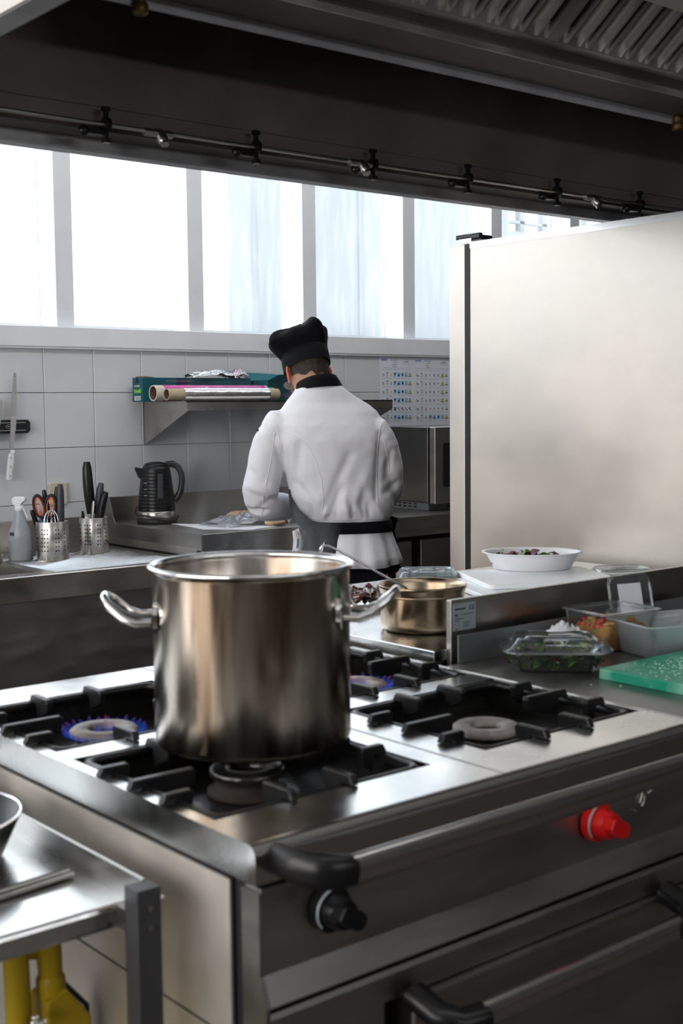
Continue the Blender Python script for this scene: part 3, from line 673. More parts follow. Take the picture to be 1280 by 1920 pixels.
nk = MB(); seg = 26
for i in range(9):
    pass
def crumple(name, m, loc, w, d, h, seed, label, cat, res=22, rz=0):
    mb = MB(); V = []; F = []
    for i in range(res):
        for j in range(res):
            u, v = i / (res - 1) * 2 - 1, j / (res - 1) * 2 - 1
            rr = math.sqrt(u * u + v * v); q = Vector((u * 1.7 + seed, v * 1.7, seed * .3))
            z = h * (max(0, 1 - rr * .75) ** .6) * (.62 + .5 * abs(noise.noise(q * 1.3)) + .35 * noise.noise(q * 3)) 
            V.append((u * w * (1 + .25 * noise.noise(q * 1.1)), v * d * (1 + .25 * noise.noise(q * 1.2 + Vector((9, 0, 0)))), max(.001, z)))
    for i in range(res - 1):
        for j in range(res - 1): F.append((i * res + j, (i + 1) * res + j, (i + 1) * res + j + 1, i * res + j + 1))
    mb.add(V, F, True); o = mb.build(name, m, None, loc=loc); o.rotation_euler = (0, 0, rz)
    s = o.modifiers.new('thickness', 'SOLIDIFY'); s.thickness = .001
    return tag(o, label, cat)
crumple('paper_napkin', 'paper', (2.045, 1.735, .900), .042, .038, .085, 3.3, 'crumpled white napkin behind the lidded salad box', 'napkin')

# pasta box with open rim, lid with paper label standing behind
pb = thing('pasta_box', 'clear square box of pasta and vegetables behind the salad box', 'food box', (2.170, 1.715, .900), math.radians(-10))
def sring(s, z, w=.080, d=.070, r=.014): return [(x, y, z) for x, y in ngon_round(w * s, d * s, r, 5)]
MB().loft([sring(.82, .001), sring(.84, .003), sring(.96, .078)], True, True).build('box_wall', 'clear', pb)
MB().loft([sring(.96, .078), sring(1.06, .079, r=.02), sring(1.06, .082, r=.02), sring(.98, .084), sring(.94, .080)], False, True).build('box_rim', 'clear', pb)
MB().tube([(p[0], p[1], .0815) for p in sring(1.05, 0, r=.02)], .002, 6, closed=True).build('rim_bead', 'clear', pb)
MB().loft([sring(.80, .004), sring(.86, .03), sring(.7, .052), sring(.3, .058)], True, True).build('pasta_heap', 'pasta', pb)
rnd = random.Random(8)
for k in range(60):
    a = rnd.uniform(0, 2 * PI); r = math.sqrt(rnd.random()) * .058; c = Vector((r * math.cos(a), r * math.sin(a), rnd.uniform(.03, .062)))
    d = Vector((rnd.uniform(-1, 1), rnd.uniform(-1, 1), rnd.uniform(-.3, .3))).normalized() * .014
    MB().tube([c - d, c + Vector((0, 0, .003)), c + d], .0045, 7).build('pasta_piece', ['pasta', 'pasta', 'olive', 'pasta', 'tomato'][k % 5] if k % 9 else 'leaf_p', pb)
for k in range(5):
    MB().sphere((-.062 + .01 * rnd.random(), -.03 + .016 * k, .045 + .008 * rnd.random()), .0058, 10, 7).build('tomato_piece', 'tomato', pb)
tl = thing('standing_lid', 'clear lid with a paper label leaning on the tall upstand', 'lid', (2.335, 1.775, .905), math.radians(-14))
mb = MB().tube([(x, 0, z + .07) for x, z in ngon_round(.058, .058, .02, 6)], .0028, 8, closed=True); mb.xf(Matrix.Rotation(math.radians(-14), 4, 'X')); mb.build('lid_frame', 'clear', tl)
mb = MB().prism([(x, z + .07) for x, z in ngon_round(.054, .054, .018, 5)], -.001, .001, 'y'); mb.xf(Matrix.Rotation(math.radians(-14), 4, 'X')); mb.build('lid_sheet', 'clear', tl)
mb = MB().prism([(-.034, .036), (.030, .036), (.030, .108), (-.034, .108)], -.0025, -.0012, 'y'); mb.xf(Matrix.Rotation(math.radians(-14), 4, 'X')); mb.build('lid_label', 'sheet', tl, label='white paper label')
# translucent tub
tu = thing('plastic_tub', 'translucent plastic tub with shredded cabbage beside the green board', 'tub', (2.205, 1.592, .900), math.radians(-17))
MB().loft([sring(.80, .0012, .105, .078), sring(.83, .003, .105, .078), sring(.97, .066, .105, .078), sring(1.04, .067, .105, .078, .02), sring(1.04, .0715, .105, .078, .02), sring(.96, .0705, .105, .078), sring(.93, .064, .105, .078), sring(.80, .004, .105, .078), sring(.4, .0035, .105, .078)], True, True).build('tub_wall', 'milky', tu)
MB().loft([sring(.72, .005, .105, .078), sring(.74, .018, .105, .078), sring(.4, .026, .105, .078)], True, True).build('cabbage_heap', 'leaf_p', tu)
leaves(tu, 40, .07, .05, .012, .034, ['leaf_p', 'leaf_p', 'leaf', 'olive'], 21, (.012, .026), 'cabbage_shred')
# green chopping board
gb = thing('chopping_board', 'green chopping board with white scrapings at the worktop edge', 'chopping board', (2.13, 1.368, .900))
MB().prism(ngon_round(.240, .155, .006, 3), 0, .020, 'z').build('board_slab', 'green', gb, bevel=.002)
fm = MB(); rnd = random.Random(4)
for k in range(220):
    a = rnd.gauss(-.10, .06); b = rnd.gauss(.045, .045)
    if abs(a) > .23 or abs(b) > .145: continue
    s = rnd.uniform(.001, .004)
    fm.prism([(a + s * math.cos(t) * rnd.uniform(.6, 1.2), b + s * math.sin(t) * rnd.uniform(.5, 1)) for t in (0, 1.2, 2.4, 3.6, 5)], .0201, .0206 + rnd.random() * .0006, 'z')
fo = fm.build('scrapings', 'frost', gb); fo['kind'] = 'stuff'
for (x, y, l) in ((1.838, 1.498, 'pale crumb on the worktop nearest the salad box'), (1.868, 1.452, 'pale crumb on the worktop beside the green board')):
    tag(blob('food_crumb', (x, y, .9005), (.004, .004, .003), 3, 'leaf_p', int(x * 1000)), l, 'crumb')

# ================================================================== REFRIGERATOR
fg = thing('refrigerator', 'tall steel refrigerator seen from its bare side', 'refrigerator')
MB().box(3.200, 3.95, 2.18, 3.148, .10, 1.974).build('cabinet', 'steel_fridge', fg, bevel=.002)
MB().box(3.1985, 3.951, 2.18, 3.148, 1.955, 1.9775).build('top_trim', 'steel', fg)
MB().box(3.1995, 3.945, 3.148, 3.174, .12, 1.972).build('gasket', 'rubber', fg)
MB().box(3.200, 3.95, 3.174, 3.250, .12, 1.970).build('door', 'steel_fridge', fg, bevel=.002)
MB().box(3.196, 3.30, 3.135, 3.215, 1.990, 2.006).box(3.196, 3.215, 3.10, 3.14, 1.985, 2.006).build('hinge_cap', 'black', fg, bevel=.004)
MB().box(3.197, 3.27, 3.14, 3.20, 1.9775, 1.990).build('hinge_plate', 'chrome', fg)
for x in (3.26, 3.88):
    for y in (2.25, 3.08): MB().lathe([(.02, 0), (.02, .1)], (x, y, 0), 12, cap=True).build('foot', 'rubber', fg)

# ================================================================== BACK COUNTERS
sk = thing('sink_counter', 'lower steel sink counter with ribbed drainboard at the wall', 'sink counter')
sb = slab_with_cuts(-0.6, 2.862, 4.352, 5.190, .760, .799, [(1.2, 2.19, 4.46, 5.0)])
sb.build('counter_top', 'steel_counter', sk)
MB().box(1.2, 2.19, 4.46, 4.464, .52, .797).box(1.2, 2.19, 4.996, 5.0, .52, .797).box(1.2, 1.204, 4.46, 5.0, .52, .797).box(2.186, 2.19, 4.46, 5.0, .52, .797).box(1.2, 2.19, 4.46, 5.0, .515, .522).build('basin', 'steel_dark', sk)
MB().tube([(-.6, 4.353, .797), (2.868, 4.353, .797)], .005, 8).build('front_bead', 'chrome', sk)
MB().box(-.6, 2.862, 4.350, 4.360, .708, .795).build('front_apron', 'steel_counter', sk)
ribs = MB()
for k in range(44):
    y = 4.42 + k * .0118
    ribs.prism([(y - .0045, .7990), (y, .8016), (y + .0045, .7990)], 2.24, 2.80, 'x')
ro = ribs.build('drain_ribs', 'steel_top', sk); ro['kind'] = 'stuff'
MB().box(-.6, 2.862, 5.165, 5.190, .799, .932).build('sink_upstand', 'steel_counter', sk, bevel=.002)
MB().box(2.45, 2.866, 5.159, 5.164, .800, .930).build('dark_panel', 'steel_dark', sk)  # darker steel sheet on the upstand behind the utensil cups
MB().box(-.6, 2.862, 4.40, 5.18, .10, .76).build('lower_body', 'steel_dark', sk)
rc = thing('raised_counter', 'higher steel counter where the cook works, with cabinet doors below', 'counter')
MB().box(2.872, 6.3, 4.350, 5.19, .840, .900).build('counter_top', 'steel_counter', rc, bevel=.002)
MB().box(2.866, 6.3, 5.165, 5.190, .900, 1.012).build('wall_upstand', 'steel_counter', rc, bevel=.002)
MB().prism([(5.19, 1.012), (5.10, 1.010), (5.07, .93), (5.05, .900), (4.35, .900), (4.35, .840), (5.19, .840)], 2.866, 2.8725, 'x').build('end_flange', 'steel_dark', rc)
MB().box(2.876, 6.3, 4.362, 5.18, .806, .840).build('lower_rim', 'steel_counter', rc)
MB().box(2.88, 6.3, 4.40, 5.18, .10, .806).build('cabinet_body', 'rubber', rc)
MB().box(2.876, 6.3, 4.352, 4.40, .808, .832).build('fascia', 'steel_counter', rc)
for a, b in ((2.90, 3.55), (3.60, 3.895), (3.925, 4.045), (4.105, 4.75), (4.81, 5.45), (5.51, 6.2)):
    MB().box(a, b, 4.362, 4.40, .14, .785).build('cabinet_door', 'steel_dark', rc, bevel=.003)

# wall shelf
sh = thing('wall_shelf', 'steel wall shelf on triangular brackets above the kettle', 'shelf')
MB().box(3.108, 4.335, 4.812, 5.190, 1.440, 1.446).box(3.108, 4.335, 4.812, 4.817, 1.404, 1.446).build('shelf_board', 'steel_counter', sh)
for x in (3.110, 4.330):
    MB().prism([(5.193, 1.440), (5.193, 1.250), (5.175, 1.250), (4.815, 1.400), (4.815, 1.440)], x, x + .004, 'x').build('bracket', 'steel_counter', sh)

# cartons on the shelf
def carton(name, x0, x1, y0, y1, z0, z1, label, open_top=False):
    t = thing(name, label, 'carton', ((x0 + x1) / 2, (y0 + y1) / 2, z0))
    w, d, h = (x1 - x0) / 2, (y1 - y0) / 2, z1 - z0
    MB().box(-w, w, -d, d, .0005, h).build('carton_body', 'teal', t, bevel=.0015)
    return t, w, d, h
c1, w, d, h = carton('foil_carton', 3.035, 3.64, 5.065, 5.155, 1.446, 1.556, 'long teal carton at the left end of the wall shelf')
mb = MB().box(-w - .0006, -w, -d + .004, d - .004, .006, .034, mi=1)
mb.box(-w - .0008, -w, -d + .018, d - .018, .006, .026, mi=0)
for k in range(9): mb.box(-w - .001, -w, -d + .022 + k * .005, -d + .0245 + k * .005, .008, .024, mi=2)
mb.v = mb.v; mb.build('carton_label', ['white_pl', 'teal', 'ink'], c1)
mb = MB().prism([(-.030, .040), (.030, .040), (.030, .058), (0, .052), (-.030, .060)], -w - .0008, -w, 'x'); mb.build('lime_mark', 'ink_gr', c1)
mb = MB(); write(mb, 'ALUMINIO', .011, (-w - .0004, .030, .068), (0, -1, 0), (0, 0, 1)); mb.build('lettering', 'white_pl', c1)
MB().box(-w - .0008, -w, -.010, .012, .086, .108).box(-.42 + .3, -.36 + .3, -d - .0008, -d, .072, .108).build('navy_emblem', 'ink_v', c1)
MB().box(-.18, -.02, -d - .0010, -d, .094, .0955).build('gold_line', 'card', c1)
mb = MB().prism([(-w + .01, h), (-w + .012, h + .006), (-w + .06, h + .002), (-w + .06, h)], -d, d - .01, 'y'); mb.build('loose_flap', 'card_d', c1)
c2, w, d, h = carton('open_carton', 3.665, 3.93, 4.96, 5.13, 1.446, 1.545, 'open teal carton at the right, behind the cook')
MB().box(-w + .004, w - .004, -d + .004, d - .004, h, h + .001).build('opening_shade', 'teal_d', c2)  # dark sheet on the closed top stands in for the shade inside
mb = MB().prism([(-w, 0), (w, 0), (w - .03, .07), (-w + .02, .06)], 0, .002, 'z'); mb.xf(Matrix.Translation((0, -d, h)) @ Matrix.Rotation(math.radians(-205), 4, 'X')); mb.build('front_flap', 'teal_l', c2)
mb = MB().prism([(-w + .01, 0), (w - .01, 0), (w - .06, .06), (-w + .03, .07)], 0, .002, 'z'); mb.xf(Matrix.Translation((0, d, h)) @ Matrix.Rotation(math.radians(35), 4, 'X')); mb.build('back_flap', 'teal_l', c2)
# rolls
def roll(name, x0, x1, y, z, r, rc, film, tubem, label, over=(.05, .06)):
    t = thing(name, label, 'film roll', (x0, y, z))
    L = x1 - x0
    mb = MB().tube([(0, 0, 0), (L, 0, 0)], rc, 28, cap=False); mb.tube([(0, 0, 0), (L, 0, 0)], rc * .86, 28, cap=False)
    for xx in (0, L):
        mb.loft([[(xx, rc * q * math.cos(2 * PI * k / 28), rc * q * math.sin(2 * PI * k / 28)) for k in range(28)] for q in (.86, 1)], False)
    mb.build('card_tube', tubem, t)
    MB().tube([(.002, 0, 0), (L - .002, 0, 0)], rc * .855, 24, cap=False).build('tube_inside', 'card_d', t)
    n = 40; rings = []
    for i in range(n + 1):
        u = over[0] + (L - over[0] - over[1]) * i / n; ring = []
        for k in range(28):
            a = 2 * PI * k / 28; rr = r * (1 + .03 * noise.noise(Vector((u * 20, math.cos(a) * 1.5, math.sin(a) * 1.5))))
            ring.append((u, rr * math.cos(a), rr * math.sin(a)))
        rings.append(ring)
    MB().loft(rings, True).build('wound_film', film, t)
    return t
roll('cling_film_roll', 3.04, 3.70, 4.985, 1.446 + .0375, .0365, .036, 'magenta', 'card_w', 'magenta film roll on the shelf behind the foil roll', (.045, .05))
roll('foil_roll', 3.045, 3.660, 4.880, 1.446 + .0305, .029, .026, 'foil', 'card', 'silver foil roll on a brown tube at the shelf edge', (.085, .06))
crumple('foil_sheet', 'foil', (3.44, 5.09, 1.5565), .15, .05, .05, 6.1, 'crumpled pinkish foil lying on the long teal carton', 'foil').rotation_euler = (0, 0, .05)
crumple('film_scrap', 'spice', (3.58, 5.09, 1.5565), .045, .045, .06, 2.4, 'bunched clear wrap at the right end of the long carton', 'plastic film')
crumple('cloth_pack', 'ink_v', (3.74, 4.88, 1.4465), .05, .05, .06, 8.4, 'dark blue crumpled pack on the shelf behind the cook\'s face', 'pack')

# posters
def poster(x0, x1, z0, z1, label, kind):
    t = thing('cleaning_chart', label, 'poster', ((x0 + x1) / 2, 5.192, (z0 + z1) / 2), 0, 'cleaning charts on the tiled wall')
    w, h = (x1 - x0) / 2, (z1 - z0) / 2
    MB().box(-w, w, -.0008, .0012, -h, h).build('chart_sheet', 'sheet', t)
    p = MB(); Y = -.0010
    def q(a, b, c, d, mi): p.box(a, b, Y - .0004, Y, c, d, mi)
    def tri(cx, cz, s, mi, yy=0): p.prism([(cx - s, cz - s * .85), (cx + s, cz - s * .85), (cx, cz + s)], Y - .0004 - yy, Y - yy, 'y', mi)
    q(-w + .010, -w + .052, h - .022, h - .0125, 1)
    write(p, 'ECOLAB', .0098, (-w + .0110, Y - .0005, h - .0212), (1, 0, 0), (0, 0, 1), 5, 1.05)
    for k, s in enumerate(['Plan de limpieza', 'zona de', 'preparacion' if kind == 0 else 'cocina', 'alimentos']):
        write(p, s, .0078, (-w + .078 + (0, .018, .012, .015)[k], Y - .0002, h - .020 - k * .0115), (1, 0, 0), (0, 0, 1), 2)
    write(p, 'HOSTELERIA', .0075, (w - .082, Y - .0002, h - .030), (1, 0, 0), (0, 0, 1), 3)
    p.tube([(w - .066, Y - .001, h - .026), (w - .055, Y - .001, h - .016), (w - .044, Y - .001, h - .026)], .0008, 5, mi=4)
    q(w - .078, w - .026, h - .0385, h - .0375, 4)
    q(-w + .010, w - .010, h - .0605, h - .0595, 3)
    cols = 8; cw = (2 * w - .030) / cols
    for c in range(cols): q(-w + .018 + c * cw, -w + .018 + c * cw + .016, h - .070, h - .0685, 3)
    rnd = random.Random(kind + 3)
    for r in range(6):
        zc = h - .096 - r * .0465
        for c in range(cols):
            xc = -w + .026 + c * cw
            q(xc - .009, xc + .009, zc - .0205, zc - .0195, 3)
            if rnd.random() < .6: q(xc - .007, xc + .007, zc - .0235, zc - .0228, 3)
            last = (kind == 0 and c == 7 and r != 4) or (kind == 1 and c == 6 and r < 4) or (kind == 1 and c == 7 and r == 5)
            if last:
                tri(xc, zc, .0135, 0); tri(xc, zc - .0006, .0098, 6, .0005); q(xc - .002, xc + .002, zc - .005, zc + .003, 0); continue
            if c == 0:
                q(xc - .008, xc - .002, zc - .004, zc + .006, 3); q(xc, xc + .007, zc - .006, zc + .000, 0 if kind else 3); q(xc - .006, xc + .003, zc - .010, zc - .008, 0)
            elif c == 1:
                q(xc - .007, xc + .007, zc + .008, zc + .0115, 7); q(xc - .008, xc + .008, zc - .0125, zc - .0115, 3); q(xc - .008, xc - .0072, zc - .012, zc + .006, 3); q(xc + .0072, xc + .008, zc - .012, zc + .006, 3); q(xc - .002, xc + .002, zc - .007, zc + .002, 3)
            elif c == 2:
                m_ = (6 if r % 2 == 0 else 2) if kind == 0 else 4
                if kind == 0 and r == 4: m_ = 4
                q(xc - .003, xc + .003, zc - .010, zc + .004, m_); q(xc - .0012, xc + .0012, zc + .004, zc + .009, m_)
            elif (kind == 0 and 3 <= c <= 6 and r != 4) or (kind == 1 and 3 <= c <= 6 and r == 5):
                q(xc - .0105, xc + .0105, zc - .012, zc + .012, 8); 
                if c == 3: q(xc - .004, xc + .005, zc - .002, zc + .009, 7)
                elif c == 4: q(xc - .006, xc + .006, zc - .009, zc - .001, 3); q(xc + .001, xc + .006, zc, zc + .005, 2)
                elif c == 5: q(xc - .005, xc + .005, zc - .006, zc + .006, 5)
                else: q(xc - .008, xc + .008, zc - .009, zc - .006, 3); q(xc - .008, xc + .0, zc - .001, zc + .001, 3)
            elif (kind == 0 and r == 4):
                m_ = (0, 0, 0, 3, 3)[c - 3] if c < 8 else 7
                q(xc - .006, xc + .005, zc - .010, zc + .009, m_ if c < 7 else 7) if c in (3,) else (q(xc - .008, xc - .001, zc - .003, zc + .008, m_ if c < 7 else 7), q(xc, xc + .008, zc - .009, zc - .004, 7))
            else:
                if c == 7 or (kind == 1 and c == 7): q(xc - .008, xc - .001, zc - .008, zc - .001, 7); q(xc + .001, xc + .008, zc - .008, zc - .001, 7); q(xc - .003, xc + .003, zc + .003, zc + .009, 4)
                elif rnd.random() < .5: q(xc - .006, xc + .002, zc - .004, zc + .004, 3); q(xc, xc + .006, zc + .003, zc + .005, 3)
                else: q(xc - .002, xc + .002, zc - .010, zc + .008, 0); q(xc - .006, xc - .003, zc - .002, zc + .004, 3)
    q(-w + .012, w - .012, -h + .052, -h + .0528, 3)
    q(-w + .014, -w + .055, -h + .044, -h + .0455, 2); q(-w + .100, -w + .130, -h + .040, -h + .0412, 3); q(-w + .012, w - .012, -h + .028, -h + .0284, 3)
    p.build('printing', ['ink', 'ink_b', 'ink_g', 'ink_g', 'ink_r', 'sheet', 'ink_y', 'ink_v', 'ink_lb'], t)
poster(4.586, 4.838, 1.296, 1.681, 'left cleaning chart with blue pictogram columns and yellow triangles', 0)
poster(4.8385, 5.122, 1.292, 1.679, 'right cleaning chart beside the refrigerator with brown bottles', 1)

# microwave on its vented stand
ms = thing('vented_stand', 'grey perforated metal stand under the microwave', 'stand')
def vent_plate(x0, x1, y, holes):
    mb = MB().box(x0, x1, y, y + .004, .9005, .945)
    return mb
MB().box(4.318, 4.86, 4.535, 5.00, .9005, .940).build('stand_body', 'grey_enamel', ms, bevel=.002)
for r in range(2):
    for k in range(9):
        y = 4.63 + k * .038 
        MB().tube([(4.3172, y, .930 - r * .014), (4.3186, y, .930 - r * .014)], .0125, 16, flat=.32, up=(0, 0, 1)).build('vent_hole', 'rubber', ms)
    for k in range(8):
        x = 4.46 + k * .05
        MB().tube([(x, 4.5342, .930 - r * .014), (x, 4.5356, .930 - r * .014)], .015, 16, flat=.32, up=(0, 0, 1)).build('vent_hole', 'rubber', ms)
mw = thing('microwave', 'steel microwave oven half hidden by the refrigerator', 'microwave')
MB().box(4.31, 4.84, 4.530, 4.98, .9405, 1.310).build('casing', 'casing', mw, bevel=.003)
MB().box(4.322, 4.84, 4.520, 4.530, .945, 1.306).build('door_gap', 'rubber', mw)
md = MB().box(4.312, 4.66, 4.480, 4.520, .935, 1.310).build('microwave_door', 'steel_counter', mw, bevel=.003)
MB().prism([(x, z) for x, z in ngon_round(.135, .108, .012, 4, 4.50, 1.125)], 4.4785, 4.481, 'y').build('door_window', 'oven_glass', md)
MB().box(4.665, 4.84, 4.482, 4.520, .935, 1.310).build('control_fascia', 'steel_counter', mw, bevel=.003)
for s in range(5): MB().box(4.69, 4.81, 4.480, 4.483, 1.04 + s * .045, 1.06 + s * .045).build('microwave_button', 'black', mw)

# ================================================================== THINGS ON THE BACK COUNTERS
# kettle
kt = thing('electric_kettle', 'black ribbed electric kettle with steel band and curved handle', 'kettle', (3.028, 4.955, .9005), math.radians(-34))
kp = [(.086, .0), (.090, .004), (.090, .020), (.084, .024)]
MB().lathe([(.001, 0)] + kp, (0, 0, 0), 40).build('power_base', 'blackm', kt)
MB().lathe([(.083, .024), (.0845, .026), (.0835, .052), (.082, .054)], (0, 0, 0), 48).build('steel_band', 'steel', kt)
prof = [(.082, .054)]
for k in range(1, 13):
    z = .054 + k * .0155; r = .0835 - .019 * (k / 12) ** 1.5
    prof += [(r, z - .001), (r - .0006, z), (r, z + .001)]
prof += [(.060, .248), (.054, .258), (.040, .264), (.001, .266)]
MB().lathe(prof, (0, 0, 0), 48).build('kettle_body', 'black', kt)
MB().lathe([(.052, .256), (.054, .260), (.045, .270), (.020, .275), (.001, .275)], (0, 0, 0), 32).build('kettle_lid', 'black', kt)
mb = MB().prism([(-.060, .246), (-.092, .252), (-.095, .246), (-.078, .205), (-.070, .200), (-.060, .215)], -.018, .018, 'y'); mb.build('spout', 'black', kt, bevel=.006)
MB().tube([(.045, 0, .262), (.075, 0, .264), (.100, 0, .250), (.113, 0, .222), (.116, 0, .185), (.110, 0, .145), (.096, 0, .115), (.080, 0, .100)], [.014, .014, .0135, .013, .013, .013, .0135, .015], 14, flat=1.1).build('kettle_handle', 'black', kt)
mb = MB().box(-.012, .012, -.002, .002, 0, .11); mb.xf(Matrix.Translation((.0, -.0775, .115)) @ Matrix.Rotation(.10, 4, 'X')); mb.xf(Matrix.Rotation(math.radians(15), 4, 'Z')); mb.build('water_gauge', 'navy', kt, bevel=.002)
mb = MB()
for k in range(4): mb.box(-.008, .008, -.0805, -.0785, .098 + k * .028, .1005 + k * .028)
mb.xf(Matrix.Rotation(math.radians(-34), 4, 'Z')); mb.build('level_marks', 'label_pl', kt)
cord = [(.09 * math.cos(a) * 1.0, .09 * math.sin(a), .03 + .03 * math.sin(a * 2)) for a in [math.radians(-150 + 12 * k) for k in range(14)]]
MB().tube([(-.086, -.02, .075), (-.097, -.03, .05)] + [(p[0] * 1.05, p[1] * 1.05, .012 + p[2] * .45) for p in cord], .0030, 8).build('power_cord', 'rubber', kt)

# paper + bagged chicken
pt = tag(MB().prism([(3.045, 4.86), (3.00, 4.54), (3.14, 4.375), (3.30, 4.42), (3.20, 4.62)], .9002, .9014, 'z').build('paper_sheet', 'paper'), 'white paper sheet lying on the raised counter beside the kettle', 'paper')
def lump(name, c, s, m, seed, label, cat, rz=0):
    mb = MB(); R = []
    for i in range(15):
        th = PI * i / 14
        R.append([(s[0] * math.sin(th) * math.cos(a), s[1] * math.sin(th) * math.sin(a), -s[2] * math.cos(th)) for a in [2 * PI * k / 22 for k in range(22)]])
    mb.loft(R, True)
    for k, v in enumerate(mb.v):
        v = Vector(v); v *= 1 + .22 * noise.noise(v * 16 + Vector((seed, seed, 0))) + .08 * noise.noise(v * 50); mb.v[k] = (v.x, v.y, max(v.z, -s[2] * .8))
    o = mb.build(name, m, None, loc=(c[0], c[1], c[2] + s[2] * .8)); o.rotation_euler = (0, 0, rz)
    return tag(o, label, cat)
lump('chicken_piece', (3.300, 4.66, .9004), (.085, .05, .030), 'chicken', 1, 'pale raw poultry piece in a bag left of the cook\'s elbow', 'meat', -.4)
lump('chicken_piece', (3.47, 4.56, .9004), (.060, .05, .048), 'chicken', 2, 'pale raw poultry piece seen between the cook\'s arm and waist', 'meat', .3)
lump('chicken_piece', (3.33, 4.47, .9004), (.05, .035, .018), 'chicken', 5, 'small flat poultry piece at the counter edge', 'meat', .1)
crumple('plastic_bag', 'bag', (3.26, 4.60, .901), .16, .11, .062, 4.7, 'clear plastic bag spread on the raised counter over the poultry', 'bag', 28)
crumple('plastic_bag', 'bag', (3.49, 4.56, .901), .09, .08, .13, 1.7, 'clear plastic bag bunched between the cook\'s arm and waist', 'bag', 24)

# utensil cups
def cup(loc, r, h, label):
    t = thing('utensil_cup', label, 'utensil holder', loc)
    MB().lathe([(.001, .0), (r - .002, 0), (r, .002), (r, h - .001), (r - .0006, h), (r - .002, h - .001), (r - .002, .004), (.001, .003)], (0, 0, 0), 56).build('cup_wall', 'steel', t)
    hole = MB().tube([(0, -r - .0004, 0), (0, -r + .0004, 0)], .0031, 10).mesh('cup_hole', 'rubber')
    base = math.degrees(math.atan2(-.767, -.636))
    for col, da in enumerate((-62, -55, -26, -15, -4, 26, 36, 62)):
        if abs(da) > 80: continue
        for row in range(6):
            o = bpy.data.objects.new('cup_hole', hole); COL.objects.link(o); o.parent = t
            a = math.radians(base + 90 + da); o.rotation_euler = (0, 0, a); o.location = (0, 0, h * .80 - row * h * .108)
    return t
def knife_handle(name, base, top, r, m, label, cat='knife', rivets=2, curve=0.0, blade=True, flat=.9, hook=0):
    t = thing(name, label, cat, base)
    b, e = Vector((0, 0, 0)), Vector(top) - Vector(base); ax = e.normalized(); L = e.length
    side = Vector((.769, -.639, 0))
    hl = .62
    s0 = b + ax * L * (1 - hl)
    pts = []; rad = []
    for k in range(9):
        u = k / 8; p = s0 + ax * (L * hl) * u + side * (curve * math.sin(PI * u * .9)) + side * (hook * u ** 4)
        pts.append(p); rad.append(1.15 * r * (.82 + .25 * math.sin(PI * (u * .8 + .15))) if u < .99 else r * .72)
    MB().tube(pts, rad, 14, flat=flat, up=tuple(side)).build('handle', m, t) if False else MB().tube(pts, rad, 14, flat=flat).build('handle', m, t)
    fwd = Vector((-.636, -.767, 0))
    if rivets:
        mb = MB()
        for u in [(.25 + .5 * i / max(1, rivets - 1)) for i in range(rivets)]:
            p = s0 + ax * (L * hl) * u + side * (curve * math.sin(PI * u * .9)) + fwd * (r * .85)
            mb.sphere(p, .0022, 8, 6)
        mb.build('rivet', 'chrome', t)
    if blade:
        MB().tube([b, b + ax * L * .36, s0 + ax * .002], [r * .5, r * .55, r * .62], 8, flat=.3).build('blade', 'chrome', t)
    return t
C1 = (2.420, 4.780, .8002); C2 = (2.670, 4.885, .8002)
cup(C1, .0655, .158, 'perforated steel utensil cup holding the scissors')
cup(C2, .0620, .152, 'perforated steel utensil cup right of the scissors, full of knives')
# local right (image) direction on the ground
RX, RY = .769, -.639
def at(c, s, f, z): return (c[0] + RX * s + .636 * f, c[1] + RY * s + .767 * f, z)
# scissors
sc = thing('kitchen_scissors', 'kitchen scissors with black and orange handles in the cup', 'scissors', at(C1, -.025, -.01, .815))
def loop(cx, cz, rx, rz_, tilt):
    return [(RX * (cx + rx * math.cos(a) * math.cos(tilt) - rz_ * math.sin(a) * math.sin(tilt)), RY * (cx + rx * math.cos(a) * math.cos(tilt) - rz_ * math.sin(a) * math.sin(tilt)), cz + rx * math.cos(a) * math.sin(tilt) + rz_ * math.sin(a) * math.cos(tilt)) for a in [2 * PI * k / 24 for k in range(24)]]
for cx, tl_, nm in ((-.022, .22, 0), (.024, -.12, 1)):
    MB().tube(loop(cx, .205, .0215, .046, tl_), .0065, 8, closed=True).build('finger_loop', 'black', sc)
    MB().tube(loop(cx, .205, .0150, .038, tl_), .0040, 8, closed=True).build('loop_lining', 'orange', sc)
MB().tube([(RX * -.018, RY * -.018, .168), (RX * .0, RY * .0, .13), (RX * .003, RY * .003, .01)], [.010, .008, .004], 8, flat=.5).tube([(RX * .018, RY * .018, .168), (RX * .0, RY * .0, .13), (RX * -.003, RY * -.003, .01)], [.010, .008, .004], 8, flat=.5).build('scissor_blades', 'blackm', sc)
knife_handle('paring_knife', at(C1, -.005, .03, .83), at(C1, -.034, .035, 1.085), .0105, 'black', 'small black knife handle rising behind the scissors', hook=-.004)
knife_handle('black_knife', at(C1, -.035, .02, .85), at(C1, -.082, .0, 1.005), .0095, 'black', 'black handle leaning left out of the scissors cup')
bs = thing('blue_scraper', 'blue plastic scraper seen through the left scissor loop', 'scraper', at(C1, -.042, .02, .86))
MB().prism([(-.014, .04), (.014, .04), (.016, .125), (-.012, .125)], -.001, .001, 'y').xf(Matrix.Rotation(-.69, 4, 'Z')).build('scraper_blade', 'blue', bs)
MB().prism([(-.012, .125), (.016, .125), (.012, .170), (-.010, .170)], -.0015, .0015, 'y').xf(Matrix.Rotation(-.69, 4, 'Z')).build('scraper_grip', 'white_pl', bs)
knife_handle('steel_tongs', at(C1, .005, .0, .83), at(C1, .024, .0, 1.100), .0088, 'black', 'glossy black handle beside the grey one in the scissors cup', 'utensil', rivets=0)
